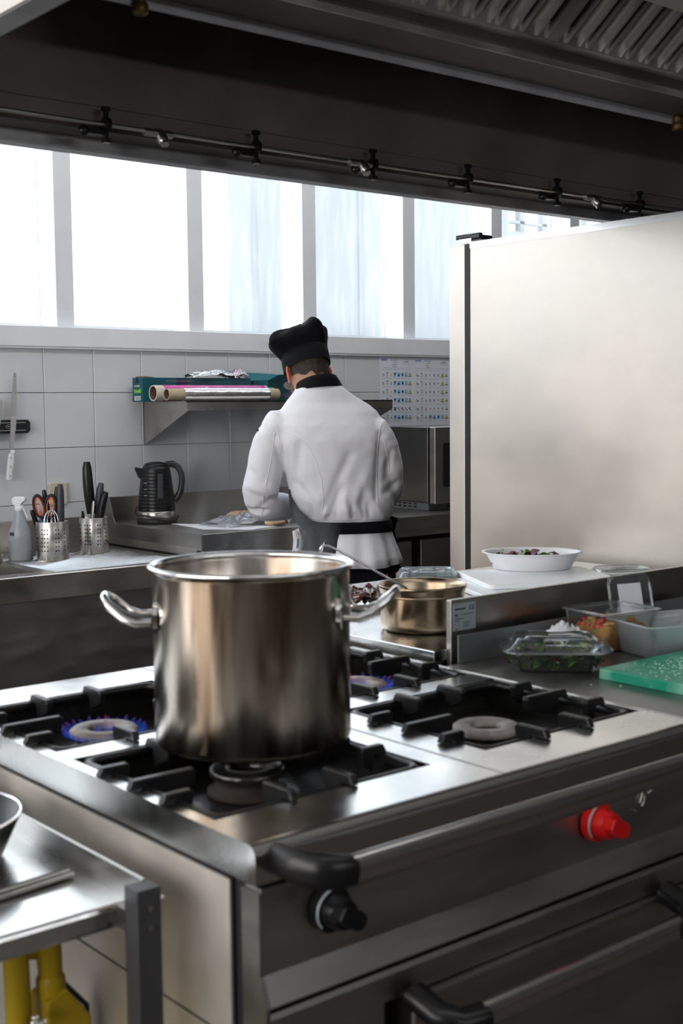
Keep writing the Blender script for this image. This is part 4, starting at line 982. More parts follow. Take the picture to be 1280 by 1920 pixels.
knife_handle('grey_knife', at(C1, .034, .0, .83), at(C1, .038, .0, 1.110), .0135, 'navy', 'broad grey handle at the right of the scissors cup', 'utensil', rivets=0, flat=1)
wk = thing('whisk', 'steel wire whisk head standing in the scissors cup', 'whisk', at(C1, .004, -.02, .86))
for k in range(6):
    a = PI * k / 6; pts = []
    for i in range(17):
        u = i / 16 * 2 - 1; w = .036 * math.cos(u * PI / 2) ** .6 if abs(u) < 1 else 0
        s = (1 if i <= 8 else -1)
        th = PI * i / 16; rr = .034 * math.sin(th); z = .07 + .055 * (1 - abs(u)) ** .5 * 1.0
        pts.append((rr * math.cos(a) * (1 if i <= 8 else 1) * (1 if u < 0 else 1) * (-1 if u < 0 else 1) if False else .034 * math.sin(u * PI / 2) * math.cos(a), .034 * math.sin(u * PI / 2) * math.sin(a), .06 + .085 * math.cos(u * PI / 2) ** .7 if abs(u) < .999 else .06))
    MB().tube(pts, .0014, 6).build('whisk_wire', 'chrome', wk)
# second cup
k1 = knife_handle('offset_spatula', at(C2, -.002, .01, .83), at(C2, -.024, .01, 1.190), .0185, 'black', 'tallest black handle with two rivets in the right cup', 'spatula', curve=-.004, flat=1)
knife_handle('chef_knife', at(C2, .010, .015, .83), at(C2, .026, .015, 1.098), .0150, 'navy', 'dark riveted knife handle in the middle of the right cup', rivets=3, hook=.008)
knife_handle('curved_knife', at(C2, .010, -.02, .83), at(C2, .050, -.02, 1.062), .0155, 'black', 'curved black knife handle leaning right in the right cup', rivets=0, hook=.010)
knife_handle('small_knife', at(C2, -.030, -.01, .83), at(C2, -.045, -.01, .980), .0065, 'black', 'tiny black handle tip at the left of the right cup', rivets=0)
kn = thing('steel_spoon', 'steel spoon handle in front of the knives', 'spoon', at(C2, -.004, -.03, .83))
MB().tube([(0, 0, 0), (RX * .002, RY * .002, .10), (RX * .010, RY * .010, .186), (RX * .012, RY * .012, .195)], [.006, .008, .010, .006], 10, flat=.45).build('spoon_handle', 'steel', kn)
sp2 = thing('small_whisk', 'steel wire loop at the right of the right cup', 'whisk', at(C2, .034, -.02, .83))
for k in range(3):
    a = PI * k / 3
    MB().tube([(RX * .006 + .012 * math.sin(u) * math.cos(a), RY * .006 + .012 * math.sin(u) * math.sin(a), .10 + .078 * math.cos(u) ** .6 if abs(u) < 1.57 else .10) for u in [PI / 2 * (i / 8 - 1) for i in range(17)]], .0012, 6).build('whisk_wire', 'chrome', sp2)
MB().tube([(0, 0, 0), (RX * .006, RY * .006, .10)], .004, 8).build('whisk_handle', 'chrome', sp2)
# two white stoppers
tag(MB().lathe([(.001, 0), (.012, 0), (.012, .008), (.010, .010), (.012, .014), (.012, .024), (.010, .026), (.001, .026)], (2.635, 4.89, .8002), 20).build('bottle_cap', 'white_pl'), 'small white screw cap between the two cups', 'cap')
tag(MB().lathe([(.001, 0), (.016, 0), (.016, .008), (.013, .010), (.016, .014), (.016, .024), (.012, .026), (.001, .026)], (2.24, 4.90, .8002), 20).build('bottle_cap', 'white_pl'), 'white screw cap left of the spray bottle', 'cap')
# spray bottle
sbt = thing('spray_bottle', 'white trigger spray bottle left of the utensil cups', 'spray bottle', (2.305, 4.835, .8002), math.radians(-39.7))
MB().lathe([(.001, 0), (.047, 0), (.050, .005), (.046, .10), (.043, .125), (.030, .155), (.024, .175), (.022, .205)], (0, 0, 0), 32, sx=1, sy=.72).build('bottle_body', 'bottle', sbt)
MB().lathe([(.001, .002), (.045, .002), (.0475, .006), (.0465, .030), (.001, .030)], (0, 0, 0), 32, sx=1, sy=.70).build('liquid', 'liquid', sbt)
MB().lathe([(.014, .200), (.018, .202), (.018, .222), (.014, .226)], (0, 0, 0), 20, cap=True).build('bottle_collar', 'white_pl', sbt)
mb = MB().prism([(-.026, .232), (-.028, .252), (-.020, .262), (.022, .262), (.028, .256), (.028, .246), (.014, .236), (.006, .222), (-.014, .222)], -.014, .014, 'y'); mb.build('spray_head', 'white_pl', sbt, bevel=.004)
MB().tube([(.004, 0, .240), (.016, 0, .215), (.026, 0, .190), (.032, 0, .176)], [.009, .0085, .007, .0065], 10, flat=.7).build('trigger', 'white_pl', sbt)
mb = MB().box(-.026, -.006, -.0345, -.0325, .105, .118); mb.xf(Matrix.Rotation(-.35, 4, 'Z')); mb.build('black_stripe', 'ink', sbt)
mb = MB(); write(mb, 'KH-7', .022, (-.014, -.0352, .035), (0, 0, 1), (-1, 0, 0)); mb.xf(Matrix.Rotation(-.35, 4, 'Z')); mb.build('lettering', 'ink_g', sbt)
s2 = thing('liquid_bottle', 'yellowish bottle cut off at the left edge on the sink counter', 'bottle', (2.185, 4.86, .8002))
MB().lathe([(.001, 0), (.042, 0), (.044, .006), (.042, .05), (.034, .075), (.016, .10), (.014, .12)], (0, 0, 0), 28).build('bottle_body', 'liquid', s2)
MB().lathe([(.016, .118), (.016, .14), (.001, .142)], (0, 0, 0), 20).build('cap', 'white_pl', s2)

# wall socket
so = thing('wall_socket', 'cream wall socket behind the scissors cup', 'socket', (2.660, 5.192, 1.040))
MB().prism(ngon_round(.044, .048, .008, 4), 0, .010, 'z').xf(Matrix.Rotation(PI / 2, 4, 'X')).build('socket_plate', 'cream', so, bevel=.002)
MB().tube([(0, -.0105, 0), (0, -.0112, 0)], .022, 28).build('socket_well', 'card', so)
for s in (-1, 1): MB().tube([(s * .010, -.0110, 0), (s * .010, -.0122, 0)], .003, 10).build('socket_hole', 'rubber', so)

# magnetic strip and its knives
ms2 = thing('magnetic_strip', 'black magnetic knife strip on the tiles at left', 'knife rack', (2.30, 5.178, 1.343))
MB().prism([(-.25, -.029), (-.25, .029), (.215, .029), (.227, .018), (.227, -.018), (.215, -.029)], -.012, .014, 'y').build('strip_body', 'black', ms2, bevel=.002)
MB().box(-.25, .205, -.0135, -.012, -.018, -.0155).box(-.25, .205, -.0135, -.012, .0155, .018).build('strip_line', 'steel', ms2)
mb = MB().tube([(.135 + .024 * math.cos(a), -.0135, .009 * math.sin(a)) for a in [2 * PI * k / 20 for k in range(20)]], .0010, 5, closed=True); write(mb, 'ARCOS', .009, (.118, -.0136, -.003), (1, 0, 0), (0, 0, 1)); mb.build('strip_emblem', 'label_pl', ms2)
hk = thing('serrated_knife', 'long narrow serrated knife with white handle on the strip', 'knife', (2.428, 5.160, 1.34)); hk.rotation_euler = (0, math.radians(3.0), 0)
bl_ = [(.0, -.096), (.020, -.094), (.024, -.02)]
for k in range(18): bl_ += [(.0245 + .004 * math.sin(k / 17 * 3) + (.0016 if k % 2 else 0), -.02 + k * .0135)]
bl_ += [(.021, .238), (.013, .236), (.004, .10)]
MB().prism(bl_, -.001, .001, 'y').build('blade', 'steel', hk)
MB().prism([(-.003, -.098), (.022, -.096), (.021, -.112), (-.001, -.112)], -.006, .006, 'y').build('bolster', 'chrome', hk, bevel=.001)
MB().prism([(-.002, -.112), (.019, -.112), (.020, -.150), (.012, -.190), (.014, -.222), (.003, -.232), (-.010, -.228), (-.010, -.190), (-.006, -.150)], -.008, .008, 'y').build('handle', 'white_pl', hk, bevel=.003)
mb = MB()
for z in (-.130, -.170, -.210): mb.sphere((.003, -.0085, z), .0028, 10, 6)
mb.build('rivet', 'steel_dark', hk)
ck = thing('wide_knife', 'wide steel knife blade at the very left of the strip', 'knife', (2.365, 5.160, 1.34))
MB().prism([(-.02, -.10), (.004, -.10), (.012, -.02), (.030, .070), (.032, .118), (.015, .120), (-.005, .10), (-.02, .06)], -.001, .001, 'y').build('blade', 'steel', ck)
MB().prism([(-.02, -.10), (.004, -.10), (.002, -.20), (-.02, -.20)], -.008, .008, 'y').build('handle', 'black', ck, bevel=.003)

# ================================================================== LEFT SIDE TABLE
lt = thing('side_table', 'steel side table with upturned edge left of the stove', 'table')
MB().box(-.2, .812, 1.400, 2.25, .758, .790).build('table_top', 'steel_top', lt, bevel=.006)
MB().box(.806, .812, 1.375, 2.25, .780, .824).build('edge_upstand', 'steel', lt, bevel=.001)
MB().box(.782, .816, 1.345, 1.378, 0.0, .822).build('leg', 'leg_dark', lt, bevel=.001, label='dark front corner post')
MB().box(.782, .816, 1.376, 1.40, .762, .790).build('corner_bracket', 'steel_dark', lt)
MB().box(.782, .816, 2.21, 2.245, 0, .78).build('leg', 'steel_dark', lt)
MB().box(-.2, -.166, 1.41, 1.445, 0, .78).build('leg', 'steel_dark', lt)
MB().box(-.2, -.166, 2.21, 2.245, 0, .78).build('leg', 'steel_dark', lt)
mb = MB()
for z in (.798, .772): mb.tube([(.799, 1.345, z), (.799, 1.341, z)], .0045, 6)
mb.tube([(.816, 1.36, .800), (.828, 1.36, .800)], .003, 8); mb.build('bolt', 'chrome', lt)
fp = thing('frying_pan', 'black frying pan with bright rim at the left edge', 'frying pan', (.664, 1.705, .7905))
MB().lathe([(.001, 0), (.085, 0), (.100, .010), (.124, .062), (.1245, .066), (.122, .066), (.097, .014), (.001, .006)], (0, 0, 0), 72).build('pan_body', 'iron', fp)
MB().lathe([(.1225, .064), (.1255, .065), (.1255, .0675), (.1225, .068), (.1215, .066)], (0, 0, 0), 72).build('pan_rim', 'chrome', fp)
MB().tube([(-.115, 0, .05), (-.18, 0, .075), (-.30, 0, .085)], [.010, .009, .011], 10, flat=.5).build('pan_handle', 'black', fp)
tg = thing('steel_skewers', 'two square steel bars lying on the side table', 'tongs', (0, 0, 0))
MB().tube([(.46, 1.500, .797), (.785, 1.530, .797)], .0055, 4).build('tong_arm', 'steel', tg)
MB().tube([(.46, 1.482, .7955), (.786, 1.520, .7955)], .0050, 4).build('tong_arm', 'steel', tg)
# yellow handles under the table
yh = thing('mop_bucket', 'yellow mop wringer and upright under the steel side table', 'mop wringer')
MB().tube([(.735, 1.60, .735), (.752, 1.60, .03)], .0180, 20).build('upright', 'yellow', yh)
MB().tube([(.780, 1.60, .740), (.787, 1.60, .650), (.788, 1.60, .620)], [.0205, .0180, .0165], 20).build('wringer_lever', 'yellow', yh)
MB().lathe([(.018, 0), (.021, .006), (.021, .030), (.018, .036)], (.788, 1.60, .592), 20, cap=True).build('lever_joint', 'yellow', yh)
MB().prism([(.770, .600), (.800, .612), (.838, .560), (.838, .44), (.770, .44)], 1.575, 1.63, 'y').build('wringer_cheek', 'yellow', yh, bevel=.004)
MB().tube([(.800, 1.60, .618), (.843, 1.60, .565), (.845, 1.60, .44)], .004, 8).build('wringer_edge', 'rubber', yh)
MB().prism([(.50, .10), (.80, .10), (.83, .40), (.48, .40)], 1.50, 1.75, 'y').build('bucket', 'yellow', yh, bevel=.01)
for x in (.55, .76):
    for y in (1.54, 1.72): MB().tube([(x - .012, y, .05), (x + .012, y, .05)], .05, 16).build('caster', 'rubber', yh)
MB().tube([(.66, 1.66, .675), (.72, 1.61, .675), (.775, 1.605, .66)], .009, 10).build('cross_pin', 'yellow', yh)
tag(blob('steel_valve', (.748, 1.555, .585), (.010, .010, .016), 6, 'chrome', 77, .4), 'small shiny metal fitting in front of the yellow upright', 'fitting').parent = None

# ================================================================== COOK
CX, CY = 3.25, 3.90
YAW = -math.radians(39.686)
ck_ = thing('person', 'cook in white jacket, black hat and apron, back turned, bending over counter', 'person', (CX, CY, 0), YAW)
def ell(cx, cy, z, hw, hd, n=40, pw=2.3, rot=0.0, tilt=(0, 0)):
    pts = []
    for k in range(n):
        a = 2 * PI * k / n; c, s = math.cos(a), math.sin(a); q = (abs(c) ** pw + abs(s) ** pw) ** (-1 / pw)
        x, y = hw * c * q, hd * s * q
        X, Y = x * math.cos(rot) - y * math.sin(rot), x * math.sin(rot) + y * math.cos(rot)
        pts.append((cx + X, cy + Y, z + X * tilt[0] + Y * tilt[1]))
    return pts
BR = math.radians(14)
def remesh(ob, vox, smooth=3, fn=None):
    m = ob.modifiers.new('remesh', 'REMESH'); m.mode = 'VOXEL'; m.voxel_size = vox; m.use_smooth_shade = True
    dg = bpy.context.evaluated_depsgraph_get(); dg.update()
    me = bpy.data.meshes.new_from_object(ob.evaluated_get(dg)); mats = list(ob.data.materials)
    ob.modifiers.clear(); ob.data = me
    me.materials.clear()
    for q in mats: me.materials.append(q)
    bm = bmesh.new(); bm.from_mesh(me)
    for _ in range(smooth): bmesh.ops.smooth_vert(bm, verts=bm.verts[:], factor=.5, use_axis_x=True, use_axis_y=True, use_axis_z=True)
    if fn:
        bm.normal_update(); moves = [(v, fn(v.co, v.normal)) for v in bm.verts]
        for v, d in moves: v.co += v.normal * d
        bmesh.ops.smooth_vert(bm, verts=bm.verts[:], factor=.3, use_axis_x=True, use_axis_y=True, use_axis_z=True)
    bm.to_mesh(me); bm.free()
    me.polygons.foreach_set('use_smooth', [True] * len(me.polygons)); me.update()
    return ob
# --- head (own frame: x right, y forward, z up; origin between the ears)
HM = Matrix.Translation((-.140, .075, 1.545)) @ Matrix.Rotation(math.radians(29), 4, 'Z') @ Matrix.Rotation(math.radians(-22), 4, 'X') @ Matrix.Scale(1.05, 4)
def head_mb():
    mb = MB(); rings = []
    P = [(-.118, .050, .016, .018), (-.112, .046, .030, .036), (-.098, .036, .044, .056), (-.080, .024, .054, .070), (-.060, .012, .062, .082), (-.040, .006, .066, .090), (-.020, .002, .070, .094),
         (0, 0, .0735, .097), (.020, -.002, .0755, .099), (.040, -.003, .076, .100), (.060, -.004, .073, .096), (.080, -.004, .064, .085), (.096, -.004, .048, .064), (.106, -.004, .028, .036), (.110, -.004, .008, .010)]
    n = 48
    for z, cy, hw, hd in P:
        ring = []
        for k in range(n):
            a = 2 * PI * k / n; x, y = hw * math.cos(a), cy + hd * math.sin(a)
            f = max(0, math.sin(a)) ** 8
            front = max(0.0, math.sin(a))
            y += .020 * f * math.exp(-((z + .028) / .020) ** 2) * math.exp(-(x / .012) ** 2)          # nose
            y += .010 * math.exp(-((z - .0) / .02) ** 2) * math.exp(-(x / .010) ** 2) * front
            for s in (-1, 1): y -= .009 * front * math.exp(-((z - .002) / .011) ** 2) * math.exp(-((x - s * .031) / .013) ** 2)   # eye sockets
            y += .005 * front * math.exp(-((z + .062) / .007) ** 2) * math.exp(-(x / .024) ** 2) - .003 * front * math.exp(-((z + .0665) / .003) ** 2) * math.exp(-(x / .022) ** 2)  # mouth
            y += .006 * front * math.exp(-((z - .022) / .008) ** 2) * math.exp(-(x / .05) ** 2)      # brow
            ring.append((x, y, z))
        rings.append(ring)
    mb.loft(rings, True)
    for s in (-1, 1):
        mb.sphere((s * .031, .082, .002), .012, 12, 8)
    mb.xf(HM); return mb
def hand(mb, wrist, d, up, side, curl=.5):
    """palm plus five separate fingers; d = direction of the fingers, up = back of the hand, side = +1 thumb towards side vector"""
    d = Vector(d).normalized(); up = Vector(up).normalized(); sd = d.cross(up).normalized() * side
    w = Vector(wrist)
    mb.tube([w, w + d * .03, w + d * .06, w + d * .088], [.026, .036, .041, .036], 14, flat=.42, up=tuple(up))
    for k, (off, L) in enumerate(((.031, .066), (.011, .076), (-.010, .072), (-.030, .056))):
        b = w + d * .074 + sd * off
        p = [b]; dirv = d.copy(); q = b
        for j, seg in enumerate((.18, .42, .25, .2)):
            dirv = (dirv - up * curl * (.25 + .30 * j)).normalized(); q = q + dirv * L * seg; p.append(q)
        mb.tube(p, [.0095, .0092, .0085, .0080, .0065], 10)
    b = w + d * .022 + sd * .030
    mb.tube([b, b + (d * .6 + sd * .8).normalized() * .030, b + (d * .9 + sd * .5 - up * .3).normalized() * .058, b + (d * 1 + sd * .25 - up * .5).normalized() * .078], [.013, .0115, .0105, .008], 10)
body = head_mb()
for s in (-1, 1):   # ears
    R = []
    i0 = len(body.v)
    for k in range(9):
        u = k / 8; z = .030 - .064 * u; r = .020 * math.sin(PI * (u * .86 + .10)) ** .7 * (1 - .25 * u)
        R.append([(s * (.074 + .012 * (1 - .3 * u)) + .0055 * math.cos(a) + s * .75 * max(0, -r * math.sin(a)), -.002 - .006 * (1 - u) + r * math.sin(a), z) for a in [2 * PI * q / 12 for q in range(12)]])
    body.loft(R, True); body.xf(HM, i0)
NB = Vector((-.075, .035, 1.42))
hb = HM @ Vector((0, -.028, -.055))
body.tube([NB, (NB + hb) / 2 + Vector((.0, -.006, .01)), hb, HM @ Vector((0, -.015, -.02))], [.058, .055, .060, .054], 20)
body.loft([ell(-.06, .02, 1.40, .17, .07, rot=BR), ell(-.05, .02, 1.30, .16, .085, rot=BR), ell(-.03, .02, 1.15, .14, .085, rot=BR), ell(.0, .02, 1.02, .13, .085, rot=BR), ell(.02, .02, .92, .135, .09, rot=BR), ell(.02, .02, .86, .14, .09, rot=BR)])
LS, LE, LH = Vector((-.245, -.01, 1.365)), Vector((-.322, -.035, 1.030)), Vector((-.175, .22, 1.000))
RS, RE, RH = Vector((.118, .03, 1.320)), Vector((.186, .058, 1.090)), Vector((.05, .30, 1.000))
body.tube([LS, (LS + LE) / 2, LE], [.052, .047, .040], 14); body.tube([LE, (LE + LH) / 2, LH], [.040, .036, .027], 14)
body.tube([RS, (RS + RE) / 2, RE], [.046, .044, .036], 14); body.tube([RE, (RE + RH) / 2, RH], [.040, .036, .027], 14)
hand(body, LH, (.35, .93, -.12), (0, .12, 1), 1, .45); hand(body, RH, (-.35, .93, -.12), (0, .12, 1), -1, .45)
for s in (-1, 1):
    hx = .02 + s * .070
    body.tube([(hx, .02, .90), (hx + s * .02, .02, .70), (hx + s * .015, .03, .48), (hx + s * .018, .03, .28), (hx + s * .02, .045, .09)], [.070, .070, .056, .050, .038], 16)
    body.tube([(hx + s * .02, .01, .045), (hx + s * .022, .09, .04), (hx + s * .025, .17, .032)], [.038, .040, .030], 14, flat=.75)
bo = body.build('body', 'skin', ck_); remesh(bo, .0048, 2)
bo.data.materials.append(M['ear'])
HMi = HM.inverted()
for p in bo.data.polygons:
    c = HMi @ p.center
    if abs(c.x) > .0762 and -.045 < c.z < .04 and -.03 < c.y < .03: p.material_index = 1
# short hair: shell over back and sides, with stubble along the jaw
def head_shell(name, m, off, keep, parent=ck_):
    src = bo.data; bm = bmesh.new(); bm.from_mesh(src); bm.normal_update()
    kill = [f for f in bm.faces if not keep(HMi @ f.calc_center_median(), f.calc_center_median())]
    bmesh.ops.delete(bm, geom=kill, context='FACES')
    for v in bm.verts: v.co += v.normal * (off * (1 + .6 * noise.noise(v.co * 160)))
    me = bpy.data.meshes.new(name); bm.to_mesh(me); bm.free(); me.materials.clear(); me.materials.append(M[m])
    me.polygons.foreach_set('use_smooth', [True] * len(me.polygons)); me.polygons.foreach_set('material_index', [0] * len(me.polygons))
    o = bpy.data.objects.new(name, me); COL.objects.link(o); o.parent = parent; return o
head_shell('short_hair', 'hair', .0035, lambda c, w: abs(c.x) < .0765 and -.13 < c.z < .06 and ((c.y < .012 and c.z > -.034 + .26 * abs(c.x) + .006 * math.sin(c.x * 160)) or (c.y < .034 and c.z > .028)))
head_shell('stubble', 'stubble', .0012, lambda c, w: c.z < -.018 - .9 * max(0, .0 - c.y) and c.z > -.122 and c.y > .012 and abs(c.x) < .074 and not (abs(c.x) < .03 and c.z > -.05))
# glasses
gl = MB()
for s in (-1, 1):
    gl.tube([(s * .078, .0, .012), (s * .074, .05, .006), (s * .062, .098, .002)], .0014, 6)
    gl.tube([(s * .034 + .024 * math.cos(a), .104, -.002 + .018 * math.sin(a)) for a in [2 * PI * k / 18 for k in range(18)]], .0013, 6, closed=True)
gl.tube([(-.010, .106, .0), (.010, .106, .0)], .0013, 6)
gl.xf(HM); gl.build('eyeglasses', 'black', ck_)
for s in (-1, 1):
    g = MB().tube([(s * .034, .1035, -.002), (s * .034, .1045, -.002)], .0235, 18, flat=.76); g.xf(HM); g.build('spectacle_lens', 'lens', ck_)
# --- hat
def hat_ring(z, hw, hd, cx=0, cy=-.004): return [(cx + hw * math.cos(a), cy + hd * math.sin(a), z) for a in [2 * PI * k / 56 for k in range(56)]]
hb_ = MB().loft([hat_ring(.022, .0850, .1120), hat_ring(.050, .0860, .1130), hat_ring(.088, .0850, .1120), hat_ring(.088, .074, .098), hat_ring(.05, .076, .10)], False)
hb_.v = [(x, y, z + .22 * (-.02 - y) * (1 if z < .03 else .3)) if False else (x, y, z) for x, y, z in hb_.v]
hb_.xf(HM); hb_.build('hat_band', 'cloth_b', ck_)
cr = MB(); base = [HM @ Vector(p) for p in hat_ring(.084, .0850, .1120)]
cc = sum(base, Vector()) / len(base); rings = [base]
tgt = [(.018, 1.06, 0), (.040, 1.16, 1), (.062, 1.17, 1), (.082, 1.06, 1), (.094, .84, 1), (.100, .55, 1), (.102, .25, 1), (.102, .02, 1)]
for (h, s, w) in tgt:
    ring = []
    for p in base:
        d = p - cc; lf = max(0, -math.cos(math.atan2(d.y, d.x) - .35)); s1 = s if s <= 1 else 1 + (s - 1) * (.15 + 1.3 * lf)
        q = cc + Vector((d.x * s1, d.y * s1, d.z * max(0, 1 - h * 9))) + Vector((-.006 * h * 10, 0, h * 1.12))
        a = math.atan2(d.y, d.x)
        q.z += -.016 * max(0, -math.cos(a)) * (h / .10) + .030 * math.exp(-((a + .9) / .38) ** 2) * (s > .3) * (h / .1)
        q.x += -.030 * max(0, -math.cos(a)) ** 2 * math.sin(min(1, h / .05) * PI / 2) * s * .9
        q += (q - cc).normalized() * (.009 * noise.noise(q * 26) + .006 * math.sin(a * 7 + h * 30) * (h > .02)) 
        ring.append(q)
    rings.append(ring)
cr.loft([[tuple(p) for p in r] for r in rings], True)
co = cr.build('hat_crown', 'cloth_b', ck_); m_ = co.modifiers.new('sub', 'SUBSURF'); m_.levels = 1; m_.render_levels = 2
# --- jacket
jk = MB()
jk.loft([ell(.030, .02, .905, .160, .125, rot=BR), ell(.028, .02, .945, .150, .118, rot=BR), ell(.024, .02, .975, .165, .128, rot=BR), ell(.010, .018, 1.010, .192, .142, rot=BR), ell(-.006, .018, 1.060, .208, .150, rot=BR), ell(-.018, .018, 1.12, .212, .150, rot=BR),
         ell(-.026, .018, 1.20, .219, .150, rot=BR), ell(-.036, .020, 1.28, .228, .146, rot=BR), ell(-.052, .026, 1.345, .224, .134, rot=BR), ell(-.060, .036, 1.395, .200, .118, rot=BR), ell(-.068, .044, 1.430, .165, .104, rot=BR), ell(-.080, .042, 1.458, .130, .098, rot=BR), ell(-.090, .040, 1.482, .102, .092, rot=BR), ell(-.096, .038, 1.500, .088, .086, rot=BR), ell(-.098, .038, 1.506, .078, .078, rot=BR)])
jk.tube([(-.18, .012, 1.350), (-.250, -.008, 1.343), (-.288, -.026, 1.27), (-.312, -.036, 1.17), (-.330, -.044, 1.085), (-.332, -.036, 1.025)], [.060, .072, .073, .073, .074, .060], 24)
jk.tube([(-.330, -.045, 1.045), (-.318, .0, 1.022), (-.27, .08, 1.012), (-.215, .165, 1.005), (-.195, .20, 1.003)], [.062, .068, .062, .050, .044], 24)
jk.tube([(.070, .03, 1.320), (.124, .028, 1.315), (.152, .032, 1.25), (.172, .040, 1.16), (.182, .050, 1.095), (.184, .056, 1.075)], [.060, .070, .071, .068, .060, .050], 24)
jk.tube([(.184, .05, 1.100), (.176, .11, 1.062), (.13, .19, 1.025), (.078, .26, 1.006)], [.058, .060, .052, .044], 24)
folds = [  # (x0,z0,x1,z1,width,depth) creases on the back, in the figure's own frame
    (.02, 1.22, -.075, 1.02, .020, -.010), (-.01, 1.10, -.055, .985, .016, -.014), (.075, 1.09, .062, .985, .018, -.010), (-.13, 1.08, -.05, .99, .020, .010), (.00, 1.06, .012, .985, .014, .009),
    (-.19, 1.12, -.08, 1.02, .016, -.008), (.11, 1.06, .15, .985, .014, .008), (-.17, 1.27, -.19, 1.12, .018, -.009), (.145, 1.30, .125, 1.06, .014, -.010), (.10, 1.18, .04, 1.02, .024, .007), (-.06, 1.30, .02, 1.12, .03, .004),
    (-.27, 1.30, -.24, 1.17, .012, -.008), (-.36, 1.17, -.30, 1.12, .012, -.007), (-.38, 1.09, -.28, 1.05, .012, -.008), (-.34, 1.02, -.27, 1.06, .012, -.007), (-.32, 1.34, -.27, 1.30, .010, -.007), (.19, 1.24, .165, 1.13, .012, -.008), (.22, 1.12, .17, 1.08, .012, -.008),
    (-.12, .99, -.13, 1.03, .010, -.008), (-.03, .985, -.025, 1.03, .009, -.008), (.035, .985, .03, 1.03, .009, -.008), (.10, .985, .095, 1.03, .010, -.008), (-.08, .985, -.07, 1.02, .009, .007), (.065, .985, .06, 1.02, .009, .007)]
def wr(co, no):
    d = 0
    for (x0, z0, x1, z1, w, dep) in folds:
        ax, az = x1 - x0, z1 - z0; t = ((co.x - x0) * ax + (co.z - z0) * az) / (ax * ax + az * az); t = max(0, min(1, t))
        dist = math.hypot(co.x - x0 - ax * t, co.z - z0 - az * t)
        if dist < w * 3 and co.y < .05: d += dep * math.exp(-(dist / w) ** 2) * (.35 + .65 * math.sin(PI * (.15 + .7 * t)))
    arm = .55 if (co.x < -.24 or co.x > .15) else .3
    d += .0045 * noise.noise(Vector((co.x * 11, co.y * 11, co.z * 15))) * (.6 + arm)
    d += .0030 * arm * noise.noise(Vector((co.x * 26 + 5, co.y * 26, co.z * 34)))
    if co.z < .97: d += -.004
    return d
jo = jk.build('jacket', 'cloth_w', ck_); remesh(jo, .0062, 9, wr)
bvh = BVHTree.FromPolygons([v.co.copy() for v in jo.data.vertices], [tuple(p.vertices) for p in jo.data.polygons])
def seam(pts, r=.0017, m='seam', name='seam'):
    out = []
    P = []
    for a, b in zip(pts[:-1], pts[1:]):
        for k in range(6): P.append((a[0] + (b[0] - a[0]) * k / 6, a[1] + (b[1] - a[1]) * k / 6))
    P.append(pts[-1])
    for x, z in P:
        h = bvh.ray_cast(Vector((x, -1, z)), Vector((0, 1, 0)))
        if h[0] is not None: out.append(h[0] + h[1] * .0004)
    sm = [out[0]] + [(out[i - 1] + out[i] * 2 + out[i + 1]) / 4 for i in range(1, len(out) - 1)] + [out[-1]]
    MB().tube(sm, r, 6, flat=.6).build(name, m, ck_)
seam([(-.262, 1.355), (-.225, 1.318), (-.17, 1.30), (-.135, 1.265), (-.105, 1.20), (-.085, 1.13), (-.080, 1.06), (-.088, .99)])
seam([(.168, 1.372), (.145, 1.335), (.132, 1.25), (.128, 1.16), (.128, 1.08), (.135, .99)])
seam([(-.275, 1.365), (-.255, 1.33), (-.250, 1.28)]); seam([(-.268, 1.32), (-.285, 1.20), (-.312, 1.08), (-.325, .99)])
seam([(.155, 1.30), (.178, 1.20), (.185, 1.10)])
for k, m_ in ((0, 'ink_v'), (1, 'card'), (2, 'card')):
    MB().box(-.342, -.334, -.05 + .004 * k, -.02, 1.322 - k * .014, 1.330 - k * .014).build('shoulder_badge', m_, ck_)
# collar
MB().loft([ell(-.094, .038, 1.484, .096, .092, rot=BR, pw=2, tilt=(.10, -.10)), ell(-.100, .038, 1.506, .088, .088, rot=BR, pw=2, tilt=(.12, -.22)), ell(-.105, .038, 1.516, .082, .084, rot=BR, pw=2, tilt=(.20, -.30)), ell(-.105, .038, 1.517, .076, .078, rot=BR, pw=2, tilt=(.20, -.30)), ell(-.098, .040, 1.49, .074, .072, rot=BR, pw=2)], False).build('collar', 'cloth_b', ck_)
# jacket skirt below the belt, flared and pleated
sk_r = []
for i, (z, hw, hd_) in enumerate(((.965, .150, .118), (.935, .152, .120), (.900, .164, .132), (.860, .178, .146), (.820, .192, .158), (.792, .200, .166))):
    ring = []
    for k in range(96):
        a = 2 * PI * k / 96; c, s = math.cos(a), math.sin(a); am = .0 if i < 1 else .009 * (i / 5)
        q = 1 + (am / hw) * math.sin(a * 9 + .6 * math.sin(a * 3)) + (am / hw) * .5 * math.sin(a * 17)
        x, y = hw * c * q, hd_ * s * q
        X, Y = x * math.cos(BR) - y * math.sin(BR), x * math.sin(BR) + y * math.cos(BR)
        ring.append((.034 + X, .02 + Y, z + (.010 * math.sin(a * 2 + 1) if i == 5 else 0)))
    sk_r.append(ring)
so_ = MB().loft(sk_r, False).build('jacket_skirt', 'cloth_w', ck_); mo = so_.modifiers.new('t', 'SOLIDIFY'); mo.thickness = .002
